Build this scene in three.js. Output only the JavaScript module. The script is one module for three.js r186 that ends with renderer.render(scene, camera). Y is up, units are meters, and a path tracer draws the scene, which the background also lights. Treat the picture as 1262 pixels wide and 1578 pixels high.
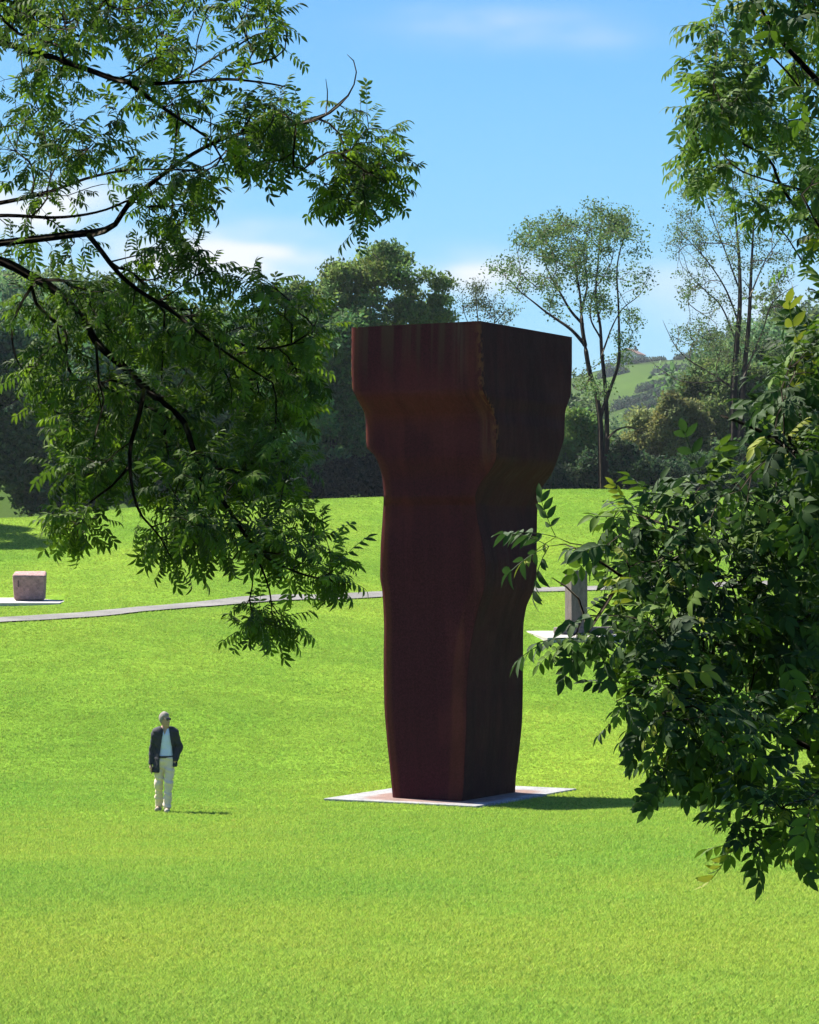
import * as THREE from 'three';
import { mergeGeometries } from 'three/addons/utils/BufferGeometryUtils.js';
import { RoundedBoxGeometry } from 'three/addons/geometries/RoundedBoxGeometry.js';

// ------------------------------------------------------------ camera, light, exposure
const F = 4048, CX = 631, CYP = 789, HZ = 870, EYE = 4.24;
const PITCH = Math.atan((HZ - CYP) / F);
const scene = new THREE.Scene();
const camera = new THREE.PerspectiveCamera(2 * Math.atan(CYP / F) * 180 / Math.PI, 1262 / 1578, 0.1, 4000);
camera.position.set(0, EYE, 0);
camera.rotation.x = PITCH;
const EXPOSURE = 3.3;
const renderer = new THREE.WebGLRenderer({ antialias: true });
renderer.toneMapping = THREE.LinearToneMapping;
renderer.toneMappingExposure = EXPOSURE;
renderer.shadowMap.enabled = true;
const sunDir = new THREE.Vector3(-0.8, 1.12, -0.6).normalize();
const sun = new THREE.DirectionalLight(new THREE.Color(1, 0.93, 0.8), 4.8);
sun.position.copy(sunDir).multiplyScalar(160).add(new THREE.Vector3(0, 0, -50));
sun.target.position.set(0, 0, -50);
sun.castShadow = true;
Object.assign(sun.shadow.camera, { left: -90, right: 90, top: 90, bottom: -90, near: 1, far: 500 });
sun.shadow.mapSize.set(4096, 4096);
scene.add(sun, sun.target);

// ------------------------------------------------------------ random, noise
function rng(seed) { let a = seed >>> 0; return () => { a = (a + 0x6D2B79F5) >>> 0; let t = a; t = Math.imul(t ^ (t >>> 15), t | 1); t ^= t + Math.imul(t ^ (t >>> 7), t | 61); return ((t ^ (t >>> 14)) >>> 0) / 4294967296; }; }
function hash2(x, y) { let h = Math.imul(x | 0, 374761393) + Math.imul(y | 0, 668265263); h = Math.imul(h ^ (h >>> 13), 1274126177); return ((h ^ (h >>> 16)) >>> 0) / 4294967296; }
function vnoise(x, y, px = 1e9, py = 1e9) {
  const xi = Math.floor(x), yi = Math.floor(y), fx = x - xi, fy = y - yi;
  const m = (a, n) => ((a % n) + n) % n, x0 = m(xi, px), x1 = m(xi + 1, px), y0 = m(yi, py), y1 = m(yi + 1, py);
  const u = fx * fx * (3 - 2 * fx), v = fy * fy * (3 - 2 * fy);
  return (hash2(x0, y0) * (1 - u) + hash2(x1, y0) * u) * (1 - v) + (hash2(x0, y1) * (1 - u) + hash2(x1, y1) * u) * v;
}
function fbm(x, y, o = 5, px = 1e9, py = 1e9) { let s = 0, a = 0.5, t = 0; for (let i = 0; i < o; i++) { s += a * vnoise(x + i * 17, y + i * 31, px, py); t += a; a *= 0.5; x *= 2; y *= 2; px *= 2; py *= 2; } return s / t; }
const clamp = (x, a, b) => Math.min(b, Math.max(a, x)), lerp = (a, b, t) => a + (b - a) * t;
const sstep = (a, b, x) => { const t = clamp((x - a) / (b - a), 0, 1); return t * t * (3 - 2 * t); };
const srgb = v => v <= 0.04045 ? v / 12.92 : Math.pow((v + 0.055) / 1.055, 2.4);
const toS = v => v <= 0.0031308 ? v * 12.92 : 1.055 * Math.pow(v, 1 / 2.4) - 0.055;
function interp(table, x) { // piecewise smooth (Catmull-Rom / monotone) table lookup
  const n = table.length; if (x <= table[0][0]) return table[0][1]; if (x >= table[n - 1][0]) return table[n - 1][1];
  let i = 0; while (table[i + 1][0] < x) i++;
  const [x0, y0] = table[i], [x1, y1] = table[i + 1], h = x1 - x0, d = (y1 - y0) / h;
  const sl = k => { if (k <= 0 || k >= n - 1) return (table[Math.min(k + 1, n - 1)][1] - table[Math.max(k - 1, 0)][1]) / (table[Math.min(k + 1, n - 1)][0] - table[Math.max(k - 1, 0)][0]);
    const h0 = table[k][0] - table[k - 1][0], h1 = table[k + 1][0] - table[k][0], a = (table[k][1] - table[k - 1][1]) / h0, b = (table[k + 1][1] - table[k][1]) / h1;
    return a * b <= 0 ? 0 : (h0 + h1) * 3 / ((2 * h1 + h0) / a + (h1 + 2 * h0) / b); };
  const m0 = sl(i), m1 = sl(i + 1), t = (x - x0) / h, t2 = t * t, t3 = t2 * t;
  return y0 * (2 * t3 - 3 * t2 + 1) + m0 * h * (t3 - 2 * t2 + t) + y1 * (3 * t2 - 2 * t3) + m1 * h * (t3 - t2);
}
const V = (x, y, z) => new THREE.Vector3(x, y, z);
const SP = Math.sin(PITCH), CP = Math.cos(PITCH);
function at(px, py, d) { const a = (px - CX) / F, b = (CYP - py) / F, y = b * CP + SP, z = CP - b * SP, s = d / z; return V(a * s, EYE + y * s, -d); }

// ------------------------------------------------------------ sky
{
  const W = 2048, H = 2048, data = new Float32Array(W * H * 4);
  const stops = [[-90, .30, .36, .30], [-3, .40, .50, .52], [-0.5, .66, .82, .93], [3, .68, .88, .985], [6, .585, .845, 1.0], [9, .50, .795, 1.0], [12.5, .415, .725, .985], [25, .27, .53, .87], [50, .20, .43, .78], [90, .17, .37, .70]];
  const chan = k => stops.map(s => [s[0], srgb(s[k])]);
  const cr = chan(1), cg = chan(2), cb = chan(3);
  const wisps = [[840, 42, 200, 30, .34], [700, 30, 90, 14, .16], [90, 318, 190, 46, 1.1], [250, 400, 200, 36, 1.0], [425, 400, 120, 30, 1.2], [390, 345, 80, 20, .45], [735, 420, 120, 30, 1.0], [1040, 440, 120, 40, .4], [1180, 500, 150, 40, .45], [-200, 360, 260, 60, .6], [1500, 420, 280, 50, .5]];
  for (let j = 0; j < H; j++) {
    const el = ((j + .5) / H - .5) * 180;
    const r = interp(cr, el), g = interp(cg, el), b = interp(cb, el);
    for (let i = 0; i < W; i++) {
      const az = ((i + .5) / W - .25) * 360; let a = az > 180 ? az - 360 : az;
      let c = 0; const se = Math.sin(el * Math.PI / 180) * sunDir.y + Math.cos(el * Math.PI / 180) * (Math.sin(a * Math.PI / 180) * sunDir.x - Math.cos(a * Math.PI / 180) * sunDir.z), glow = 1.5 * Math.exp(-Math.acos(clamp(se, -1, 1)) * 57.3 / 17) * sstep(-3, 1, el);
      if (el > -1 && el < 40) {
        const n = fbm(a / 4.5, el / 1.1 + 40, 5, 80), n2 = fbm(a / 1.4 + 9, el / 0.5 + 3, 4, 257);
        if (Math.abs(a) < 26) {
          const px = CX + Math.tan(a * Math.PI / 180) * F, py = HZ - Math.tan(el * Math.PI / 180) * F;
          for (const [x, y, rx, ry, s] of wisps) { const q = ((px - x) / rx) ** 2 + ((py - y + (n - .5) * 60) / ry) ** 2; if (q < 6) c += s * Math.exp(-q * 1.1) * sstep(.22, .62, n * .6 + n2 * .4); }
        } else c = .8 * sstep(.52, .75, n) * sstep(1, 4, el) * (1 - sstep(9, 20, el)) * sstep(26, 34, Math.abs(a));
        c = Math.min(c, .95);
      }
      const k = (j * W + i) * 4;
      data[k] = (lerp(r, .93, c) + glow) / EXPOSURE; data[k + 1] = (lerp(g, .96, c) + glow * .97) / EXPOSURE; data[k + 2] = (lerp(b, 1.0, c) + glow * .92) / EXPOSURE; data[k + 3] = 1;
    }
  }
  const t = new THREE.DataTexture(data, W, H, THREE.RGBAFormat, THREE.FloatType);
  t.mapping = THREE.EquirectangularReflectionMapping; t.magFilter = t.minFilter = THREE.LinearFilter; t.wrapS = THREE.RepeatWrapping; t.colorSpace = THREE.LinearSRGBColorSpace; t.needsUpdate = true;
  scene.background = t; scene.environment = t;
}
scene.fog = new THREE.FogExp2(new THREE.Color(.72, .82, .95), 0.00013);

// ------------------------------------------------------------ naming helpers
const taken = new Map();
function numbered(n) { const k = taken.get(n) || 0; taken.set(n, k + 1); return k ? `${n}_${String(k).padStart(3, '0')}` : n; }
function tag(o, label, category, group, kind) { o.userData.label = label; if (category) o.userData.category = category; if (group) o.userData.group = group; if (kind) o.userData.kind = kind; return o; }
function thing(name, label, category, group) { const o = new THREE.Group(); o.name = numbered(name); scene.add(o); return tag(o, label, category, group); }
function mesh(name, geo, mat, parent = scene) { const m = new THREE.Mesh(geo, mat); m.name = parent === scene ? numbered(name) : name; m.castShadow = m.receiveShadow = true; parent.add(m); return m; }
function struct(name, geo, mat) { const m = mesh(name, geo, mat); m.userData.kind = 'structure'; return m; }
function instanced(name, geo, mat, mats, cols, parent) {
  const m = new THREE.InstancedMesh(geo, mat, mats.length); m.name = name; m.castShadow = m.receiveShadow = true;
  for (let i = 0; i < mats.length; i++) { m.setMatrixAt(i, mats[i]); if (cols) m.setColorAt(i, cols[i]); }
  m.frustumCulled = false; parent.add(m); return m;
}
function tex(w, h, fn, srgbSpace = true) { // fn(u,v) -> [r,g,b] linear
  const d = new Uint8Array(w * h * 4);
  for (let j = 0; j < h; j++) for (let i = 0; i < w; i++) { const c = fn((i + .5) / w, (j + .5) / h), k = (j * w + i) * 4; for (let q = 0; q < 3; q++) d[k + q] = clamp((srgbSpace ? toS(c[q]) : c[q]) * 255, 0, 255); d[k + 3] = 255; }
  const t = new THREE.DataTexture(d, w, h); t.wrapS = t.wrapT = THREE.RepeatWrapping; t.magFilter = THREE.LinearFilter; t.minFilter = THREE.LinearMipmapLinearFilter; t.generateMipmaps = true;
  t.colorSpace = srgbSpace ? THREE.SRGBColorSpace : THREE.NoColorSpace; t.needsUpdate = true; return t;
}
const std = (c, o = {}) => new THREE.MeshStandardMaterial({ color: new THREE.Color().setRGB(...c), roughness: .8, ...o });
const leafMat = (c, tr = .4, o = {}) => new THREE.MeshPhysicalMaterial({ color: new THREE.Color().setRGB(...c), roughness: .95, specularIntensity: .3, transmission: tr, thickness: 0, side: THREE.DoubleSide, ...o });

// ------------------------------------------------------------ terrain
const near = [[0, 2.7], [8, 2.18], [15, 1.62], [22, 1.16], [30, .7]];
const COLS = [
  [[40, .1], [46, -.1], [52, .0], [60, 1.2], [65, 1.95], [70, 2.72], [78, 3.0], [92, 4.5], [106, 6.05], [118, 6.0], [140, 6.6], [200, 15], [300, 28], [400, 39], [520, 33], [900, 40], [1300, 30]],
  [[40, .1], [46, -.1], [52, -.03], [60, 1.15], [65, 1.95], [70, 2.77], [78, 3.06], [92, 4.6], [105, 6.08], [118, 6.1], [140, 6.6], [200, 14], [300, 29], [400, 34], [520, 29], [900, 40], [1300, 30]],
  [[40, .1], [46, -.1], [52, -.03], [60, 1.15], [65, 1.95], [70, 2.77], [78, 3.06], [92, 4.6], [105, 6.06], [118, 6.1], [140, 6.6], [200, 14], [300, 28], [400, 33], [520, 27], [900, 40], [1300, 30]],
  [[40, .13], [46, -.09], [52, 0], [60, 1.1], [65, 1.85], [70, 2.5], [76, 3.02], [86, 4.0], [100, 5.75], [110, 6.8], [122, 6.8], [140, 7], [200, 13], [300, 23], [400, 26], [520, 22], [900, 38], [1300, 30]],
  [[40, .2], [44, .04], [46, -.035], [51, -.035], [56, .4], [65, 1.5], [75, 2.55], [84, 3.2], [95, 4.65], [105, 6.05], [115, 7.2], [124, 7.25], [140, 7.3], [200, 11], [300, 14], [400, 17], [600, 17], [900, 38], [1300, 30]],
  [[40, .27], [43.5, .13], [46, -.02], [49, -.035], [51, -.02], [56, .4], [65, 1.45], [75, 2.5], [88, 3.36], [100, 5.3], [115, 7.5], [125, 7.55], [140, 7.6], [200, 10], [300, 14], [500, 25], [700, 46], [880, 68], [950, 71], [1050, 66], [1300, 50]],
  [[40, .4], [45, .36], [48, .2], [52, .22], [58, .6], [66, 1.5], [75, 2.4], [91, 3.58], [103, 5.4], [115, 7.4], [125, 7.45], [140, 8], [200, 13], [300, 22], [500, 40], [700, 58], [880, 74], [950, 76], [1050, 70], [1300, 50]],
  [[40, .5], [45, .45], [52, .35], [58, .7], [66, 1.5], [75, 2.4], [92, 3.65], [103, 5.4], [115, 7.4], [125, 7.5], [140, 8], [200, 14], [300, 25], [500, 44], [700, 60], [880, 74], [950, 76], [1050, 70], [1300, 50]],
  [[40, .5], [45, .45], [52, .35], [58, .7], [66, 1.5], [75, 2.4], [92, 3.65], [103, 5.4], [115, 7.4], [125, 7.5], [140, 8], [200, 14], [300, 25], [500, 44], [700, 60], [880, 74], [950, 76], [1050, 70], [1300, 50]],
].map(c => near.concat(c));
function height(x, d) { // x to the right, d forward
  const r = Math.hypot(x, d); if (r < 1e-6) return near[0][1];
  const th = Math.atan2(x, d), tc = clamp(th, -.3, .3), px = CX + Math.tan(tc) * F, dd = r * Math.cos(tc);
  const g = clamp((px + 600) / 300, 0, 8), i = Math.min(7, Math.floor(g)), t = g - i;
  const c = k => interp(COLS[clamp(k, 0, 8)], dd), y0 = c(i - 1), y1 = c(i), y2 = c(i + 1), y3 = c(i + 2);
  let y = y1 + .5 * t * (y2 - y0 + t * (2 * y0 - 5 * y1 + 4 * y2 - y3 + t * (3 * (y1 - y2) + y3 - y0)));
  const bump = (fbm(x / 5 + 50, d / 5 + 50, 3) - .5) * .14 * sstep(52, 60, dd) + (fbm(x / 3 + 9, d / 3 + 7, 2) - .5) * .05;
  return y + bump * (Math.abs(x - 1) < 3 && d > 44 && d < 52.5 ? .25 : 1);
}
const gy = p => height(p.x, -p.z);
function radial(r0, r1, rows, mat, name, tint) {
  const ang = []; for (let a = -Math.PI; a < -.301; a += .1) ang.push(a); for (let a = -.3; a <= .3001; a += .005) ang.push(a); for (let a = .4; a < Math.PI; a += .1) ang.push(a); ang.push(Math.PI);
  const pos = [], uv = [], col = [], idx = [];
  for (let j = 0; j <= rows; j++) {
    const r = r0 + (r1 - r0) * Math.pow(j / rows, 1.5);
    for (const a of ang) { const x = r * Math.sin(a), d = r * Math.cos(a); pos.push(x, height(x, d), -d); uv.push(x, d); const t = tint(x, d); col.push(t[0], t[1], t[2]); }
  }
  const n = ang.length;
  for (let j = 0; j < rows; j++) for (let i = 0; i < n - 1; i++) { const a = j * n + i, b = a + n; idx.push(a, a + 1, b, a + 1, b + 1, b); }
  const g = new THREE.BufferGeometry(); g.setAttribute('position', new THREE.Float32BufferAttribute(pos, 3)); g.setAttribute('uv', new THREE.Float32BufferAttribute(uv, 2)); g.setAttribute('color', new THREE.Float32BufferAttribute(col, 3)); g.setIndex(idx); g.computeVertexNormals();
  return struct(name, g, mat);
}
const grassTex = tex(1024, 1024, (u, v) => {
  const a = fbm(u * 256, v * 256, 2, 256, 256), b = fbm(u * 40 + 3, v * 40, 3, 40, 40), c = fbm(u * 8, v * 8 + 5, 3, 8, 8);
  const k = .75 + .5 * (a - .5) + .35 * (b - .5), y = .5 + 1.2 * (c - .5) + .5 * (b - .5);
  return [clamp(k * lerp(.18, .22, y), .02, 1), clamp(k * lerp(.34, .37, y), .04, 1), clamp(k * lerp(.036, .042, y), .004, 1)];
});
grassTex.repeat.set(1 / 7, 1 / 7);
const grassBump = tex(512, 512, (u, v) => { const a = fbm(u * 180, v * 180, 2, 180, 180); return [a, a, a]; }, false);
grassBump.repeat.set(1 / 3.1, 1 / 3.1);
const lawnMat = new THREE.MeshPhysicalMaterial({ specularIntensity: .05, map: grassTex, bumpMap: grassBump, bumpScale: .035, roughness: 1, vertexColors: true });
function lawnTint(x, d) { // mottling of the sward: yellower and deeper patches, mowing irregularities
  const n = fbm(x / 5 + 20, d / 7 + 11, 4), m = fbm(x / 1.7 + 3, d / .8 + 40, 3), k = .74 + .4 * (n - .5) + .3 * (m - .5) + .1;
  return [k * (1 + .35 * (n - .5)), k, k * .9];
}
radial(0, 132, 260, lawnMat, 'lawn', lawnTint);
const hillMat = new THREE.MeshPhysicalMaterial({ specularIntensity: .05, map: grassTex, roughness: 1, vertexColors: true });
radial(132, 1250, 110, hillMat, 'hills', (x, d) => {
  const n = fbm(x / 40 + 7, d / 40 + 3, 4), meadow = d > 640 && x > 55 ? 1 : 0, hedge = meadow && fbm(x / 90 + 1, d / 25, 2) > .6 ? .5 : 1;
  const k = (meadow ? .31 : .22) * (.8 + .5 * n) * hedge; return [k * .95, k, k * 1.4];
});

// ------------------------------------------------------------ path
const pathPts = [[-700, 62], [-300, 66], [0, 70], [300, 76.5], [583, 84], [830, 88], [1000, 89.5], [1262, 91.5], [1700, 93]].map(([px, d]) => V((px - CX) / F * d, 0, -d));
const pathCurve = new THREE.CatmullRomCurve3(pathPts);
const pathSamples = pathCurve.getSpacedPoints(220);
const PW = .52;
{
  const pos = [], uv = [], idx = [], n = 6;
  pathSamples.forEach((p, i) => {
    const t = pathCurve.getTangentAt(i / 220), s = V(-t.z, 0, t.x).normalize();
    for (let k = 0; k <= n; k++) { const w = lerp(-PW, PW, k / n) + (k === 0 || k === n ? (fbm(i * .7, k) - .5) * .05 : 0), q = p.clone().addScaledVector(s, w); pos.push(q.x, gy(q) + .035, q.z); uv.push(q.x, -q.z); }
    if (i) for (let k = 0; k < n; k++) { const a = (i - 1) * (n + 1) + k, b = a + n + 1; idx.push(a, b, a + 1, a + 1, b, b + 1); }
  });
  const g = new THREE.BufferGeometry(); g.setAttribute('position', new THREE.Float32BufferAttribute(pos, 3)); g.setAttribute('uv', new THREE.Float32BufferAttribute(uv, 2)); g.setIndex(idx); g.computeVertexNormals();
  const map = tex(512, 512, (u, v) => { const k = .14 + .1 * (fbm(u * 128, v * 128, 2, 128, 128) - .5) + .1 * (fbm(u * 6, v * 6, 3, 6, 6) - .5); return [k * 1.02, k, k * .96]; }); map.repeat.set(.25, .25);
  struct('path', g, new THREE.MeshStandardMaterial({ map, roughness: .95, side: THREE.DoubleSide }));
}
function pathDist(x, d) { let m = 1e9; for (let i = 0; i < pathSamples.length; i += 1) { const p = pathSamples[i]; const q = (p.x - x) ** 2 + (p.z + d) ** 2; if (q < m) m = q; } return Math.sqrt(m); }

// ------------------------------------------------------------ big rusted steel sculpture on its pad
const U = { x: -.875, d: .485 }, W2 = { x: .485, d: .875 };
const N0 = { x: (711 - CX) / F * 47.2, d: 47.2 };
const onPad = (x, d) => { const a = x - N0.x, b = d - N0.d, u = a * U.x + b * U.d, v = a * W2.x + b * W2.d; return u > -.68 && u < 2.48 && v > -.72 && v < 3.42; };
{
  const T = pts => pts.map(([y, x]) => [y, x]).sort((a, b) => a[0] - b[0]);
  const mid = T([[494, 740], [560, 742], [598, 743.5], [604, 745.5], [640, 762], [652, 765], [703, 765], [721, 758], [745, 740], [766, 732.5], [796, 735], [835, 743], [872, 748], [905, 746], [937, 737], [970, 729.5], [1022, 722], [1067, 719], [1116, 718.5], [1165, 716], [1213, 714], [1237, 711]]);
  const lef = T([[494, 537], [555, 536.5], [597, 538], [612, 544], [640, 557.5], [660, 559], [688, 560], [703, 573], [739, 584.5], [766, 586.5], [796, 585], [841, 582], [889, 581], [911, 584.5], [970, 587], [1022, 586.5], [1084, 587.5], [1132, 591], [1191, 597], [1237, 601.5]]);
  const rig = T([[494, 883], [555, 883], [606, 881], [636, 872.5], [676, 870.5], [691, 866], [727, 853], [748, 839], [763, 832], [796, 829], [860, 828.3], [889, 828.3], [908, 824], [937, 812], [970, 807.5], [1035, 807], [1100, 806], [1165, 800], [1197, 796], [1237, 794]]);
  const pro = T([[494, .93], [560, .96], [598, .955], [604, .93], [638, .50], [650, .465], [700, .46], [706, .445], [736, .31], [766, .30], [776, .165], [800, .155], [850, .17], [905, .14], [960, .11], [1020, .10], [1080, .10], [1140, .075], [1190, .035], [1237, 0]]);
  const TOP = 8.51, R = 150, secs = [];
  const arc = (P, A, B, r, n) => { // rounded corner at P between directions to A and B
    const da = { x: A.x - P.x, d: A.d - P.d }, db = { x: B.x - P.x, d: B.d - P.d }, la = Math.hypot(da.x, da.d), lb = Math.hypot(db.x, db.d), o = [];
    const s = { x: P.x + da.x / la * r, d: P.d + da.d / la * r }, e = { x: P.x + db.x / lb * r, d: P.d + db.d / lb * r };
    for (let k = 0; k <= n; k++) { const t = k / n; o.push({ x: s.x * (1 - t) ** 2 + 2 * P.x * t * (1 - t) + e.x * t * t, d: s.d * (1 - t) ** 2 + 2 * P.d * t * (1 - t) + e.d * t * t }); }
    return o;
  };
  for (let j = 0; j <= R; j++) {
    const y = TOP * j / R; let Dn = 47, Da = 48, Dc = 48, N, A, C;
    for (let it = 0; it < 4; it++) {
      const pn = HZ + (EYE - y) / Dn * F, p = interp(pro, pn), m = (interp(mid, pn) - CX) / F;
      const bx = N0.x - p * W2.x, bd = N0.d - p * W2.d; // minus q*U
      const q = (bx - m * bd) / (U.x - m * U.d); N = { x: bx - q * U.x, d: bd - q * U.d }; Dn = N.d;
      const ml = (interp(lef, HZ + (EYE - y) / Da * F) - CX) / F, a = (ml * N.d - N.x) / (U.x - ml * U.d); A = { x: N.x + a * U.x, d: N.d + a * U.d, a }; Da = A.d;
      const mr = (interp(rig, HZ + (EYE - y) / Dc * F) - CX) / F, b = (mr * N.d - N.x) / (W2.x - mr * W2.d); C = { x: N.x + b * W2.x, d: N.d + b * W2.d, b }; Dc = C.d;
    }
    const B = { x: A.x + C.x - N.x, d: A.d + C.d - N.d };
    const edge = .012 * (fbm(y * 2.3, 3.7, 3) - .5);
    const ring = [];
    const aN = arc(N, A, C, .05 + edge, 4), aC = arc(C, N, B, .05, 3), aB = arc(B, C, A, .12, 3), aA = arc(A, B, N, .17, 5);
    const put = (list, f) => list.forEach((q, k) => ring.push({ ...q, f }));
    put(aN, 0);
    for (let k = 1; k < 6; k++) { const t = k / 6, s = aN[4], e = aC[0]; ring.push({ x: lerp(s.x, e.x, t), d: lerp(s.d, e.d, t) }); }
    put(aC); put(aB); put(aA);
    for (let k = 1; k < 6; k++) { const t = k / 6, s = aA[5], e = aN[0]; ring.push({ x: lerp(s.x, e.x, t), d: lerp(s.d, e.d, t) }); }
    ring.push({ ...aN[0] });
    secs.push({ y, ring, q: -((N.x - N0.x) * U.x + (N.d - N0.d) * U.d), a: A.a, p: -((N.x - N0.x) * W2.x + (N.d - N0.d) * W2.d) });
  }
  const n = secs[0].ring.length, pos = [], idx = [], nAC = 5 + 5 + 2, nBA = nAC + 2 + 4 + 2;
  for (const s of secs) s.ring.forEach(q => pos.push(q.x, s.y, -q.d));
  for (let j = 0; j < R; j++) for (let i = 0; i < n - 1; i++) { const a = j * n + i, b = a + n; idx.push(a, a + 1, b, a + 1, b + 1, b); }
  let g = new THREE.BufferGeometry(); g.setAttribute('position', new THREE.Float32BufferAttribute(pos, 3)); g.setIndex(idx); g.computeVertexNormals();
  { const nn = g.attributes.normal; for (let j = 0; j <= R; j++) { const a = j * n, b = a + n - 1, v = V(nn.getX(a) + nn.getX(b), nn.getY(a) + nn.getY(b), nn.getZ(a) + nn.getZ(b)).normalize(); nn.setXYZ(a, v.x, v.y, v.z); nn.setXYZ(b, v.x, v.y, v.z); } }
  g = g.toNonIndexed();
  { // two charts: left pair of faces measured along U, right pair along W2
    const P = g.attributes.position, uv = []; let k = 0;
    for (let j = 0; j < R; j++) for (let i = 0; i < n - 1; i++) for (let c = 0; c < 6; c++, k++) {
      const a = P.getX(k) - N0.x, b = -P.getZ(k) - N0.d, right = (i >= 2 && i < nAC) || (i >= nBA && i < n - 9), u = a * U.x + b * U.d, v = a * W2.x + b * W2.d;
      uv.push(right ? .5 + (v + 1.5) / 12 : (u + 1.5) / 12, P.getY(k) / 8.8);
    }
    g.setAttribute('uv', new THREE.Float32BufferAttribute(uv, 2));
  }
  const secAt = y => secs[clamp(Math.round(y / TOP * R), 0, R)];
  const rust = tex(2048, 1024, (u, v) => {
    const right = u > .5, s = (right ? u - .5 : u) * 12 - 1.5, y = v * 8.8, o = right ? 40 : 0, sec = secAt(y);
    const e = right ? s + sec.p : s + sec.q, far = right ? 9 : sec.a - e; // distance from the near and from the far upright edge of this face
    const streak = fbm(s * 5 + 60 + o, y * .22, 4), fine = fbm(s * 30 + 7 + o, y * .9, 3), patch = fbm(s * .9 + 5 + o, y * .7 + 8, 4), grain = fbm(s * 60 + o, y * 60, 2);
    let k = .95 + .26 * (streak - .5) + .22 * (fine - .5) + .55 * (patch - .5) + .95 * (grain - .5), r = .049 * k, gg = .0082 * k, b = .0148 * k; // warm weathering on left faces; shade of the right faces put into their colour
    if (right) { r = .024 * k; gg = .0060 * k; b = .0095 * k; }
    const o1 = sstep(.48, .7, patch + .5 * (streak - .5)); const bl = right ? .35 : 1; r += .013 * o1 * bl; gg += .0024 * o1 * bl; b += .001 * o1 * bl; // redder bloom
    if (!right) {
      const run = sstep(7.35 + 1.0 * (fbm(s * 7 + 11, 2, 3) - .5), 8.6, y) * sstep(.36, .62, fbm(s * 11 + 31, y * .15, 3)); // pale runs down from the rim
      r = lerp(r, .060, run * .8); gg = lerp(gg, .032, run * .8); b = lerp(b, .025, run * .8);
      const wide = (Math.exp(-(((e - .42) / .13) ** 2)) * .9 * sstep(6.9, 8.4, y) + .8 * Math.exp(-(((e - .18) / .1) ** 2)) * sstep(5.9, 6.3, y) * (1 - sstep(6.7, 7.2, y))) * sstep(.25, .6, fine); r = lerp(r, .085, wide * .6); gg = lerp(gg, .055, wide * .6); b = lerp(b, .044, wide * .6);
      const edgeLight = (sstep(.34, .26, e) * .5 + sstep(.26, .16, far) * .9) * (.3 + .7 * sstep(.3, .62, streak)) * (1 - sstep(4.4, 6, y) * .5); r += .05 * edgeLight; gg += .016 * edgeLight; b += .003 * edgeLight; // orange edge strips: grazing sun on rounded corners put into the rust colour
    }
    const scale = sstep(.5, .6, fbm(s * 22 + 3 + o, y * 12, 4)) * sstep(.15, .02, e) * sstep(5.9, 6.7, y) * (1 - sstep(8.3, 8.7, y)); // scaly rust on the torn near edge
    r = lerp(r, .13, scale * .7); gg = lerp(gg, .048, scale * .7); b = lerp(b, .025, scale * .7);
    return [r, gg, b];
  });
  const rbump = tex(512, 512, (u, v) => { const a = fbm(u * 60, v * 60, 4, 60, 60) * .6 + fbm(u * 90, v * 8, 3, 90, 8) * .4; return [a, a, a]; }, false); rbump.repeat.set(9, 4.4);
  const rrough = tex(512, 512, (u, v) => { const a = .55 + .4 * fbm(u * 30, v * 12, 4, 30, 12); return [a, a, a]; }, false); rrough.repeat.set(6, 3);
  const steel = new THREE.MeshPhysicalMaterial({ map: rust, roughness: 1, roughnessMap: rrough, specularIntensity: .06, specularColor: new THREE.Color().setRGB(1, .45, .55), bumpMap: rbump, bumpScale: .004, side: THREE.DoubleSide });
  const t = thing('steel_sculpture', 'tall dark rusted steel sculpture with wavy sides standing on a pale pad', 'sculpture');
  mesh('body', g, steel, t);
  // closing lid inside the rim, a little below the edge
  const s = secs[R - 4], sh = new THREE.Shape(s.ring.map(q => new THREE.Vector2(q.x * .995 + .0055, q.d * .9995 + .024)));
  const lid = new THREE.ShapeGeometry(sh); lid.rotateX(-Math.PI / 2); lid.translate(0, s.y, 0);
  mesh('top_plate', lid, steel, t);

  // pad
  const c = (u, v) => V(N0.x + u * U.x + v * W2.x, 0, -(N0.d + u * U.d + v * W2.d));
  const q = [c(-.65, -.68), c(-.65, 3.4), c(2.45, 3.4), c(2.45, -.68)];
  const ps = new THREE.Shape(q.map(p => new THREE.Vector2(p.x, -p.z)));
  const pg = new THREE.ExtrudeGeometry(ps, { depth: .16, bevelEnabled: true, bevelSize: .012, bevelThickness: .012, bevelSegments: 2 });
  pg.rotateX(-Math.PI / 2); pg.translate(0, -.175, 0);
  { const P = pg.attributes.position, uvs = []; for (let i = 0; i < P.count; i++) { const a = P.getX(i) - N0.x, b = -P.getZ(i) - N0.d; uvs.push((a * U.x + b * U.d + 2) / 6, (a * W2.x + b * W2.d + 2) / 6); } pg.setAttribute('uv', new THREE.Float32BufferAttribute(uvs, 2)); }
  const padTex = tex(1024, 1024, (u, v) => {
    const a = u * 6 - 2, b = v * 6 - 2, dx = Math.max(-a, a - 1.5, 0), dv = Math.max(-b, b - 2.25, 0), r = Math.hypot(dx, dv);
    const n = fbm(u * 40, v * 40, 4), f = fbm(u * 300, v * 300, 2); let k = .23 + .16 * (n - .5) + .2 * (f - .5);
    const st = sstep(.6, .3, r + .3 * (fbm(u * 26 + 4, v * 26, 4) - .5)) * .85;  // browner tone with a ragged edge around the sculpture foot
    return [lerp(k * .95, .17 * (k / .25), st), lerp(k * .98, .085 * (k / .25), st), lerp(k * 1.03, .062 * (k / .25), st)];
  });
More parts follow.
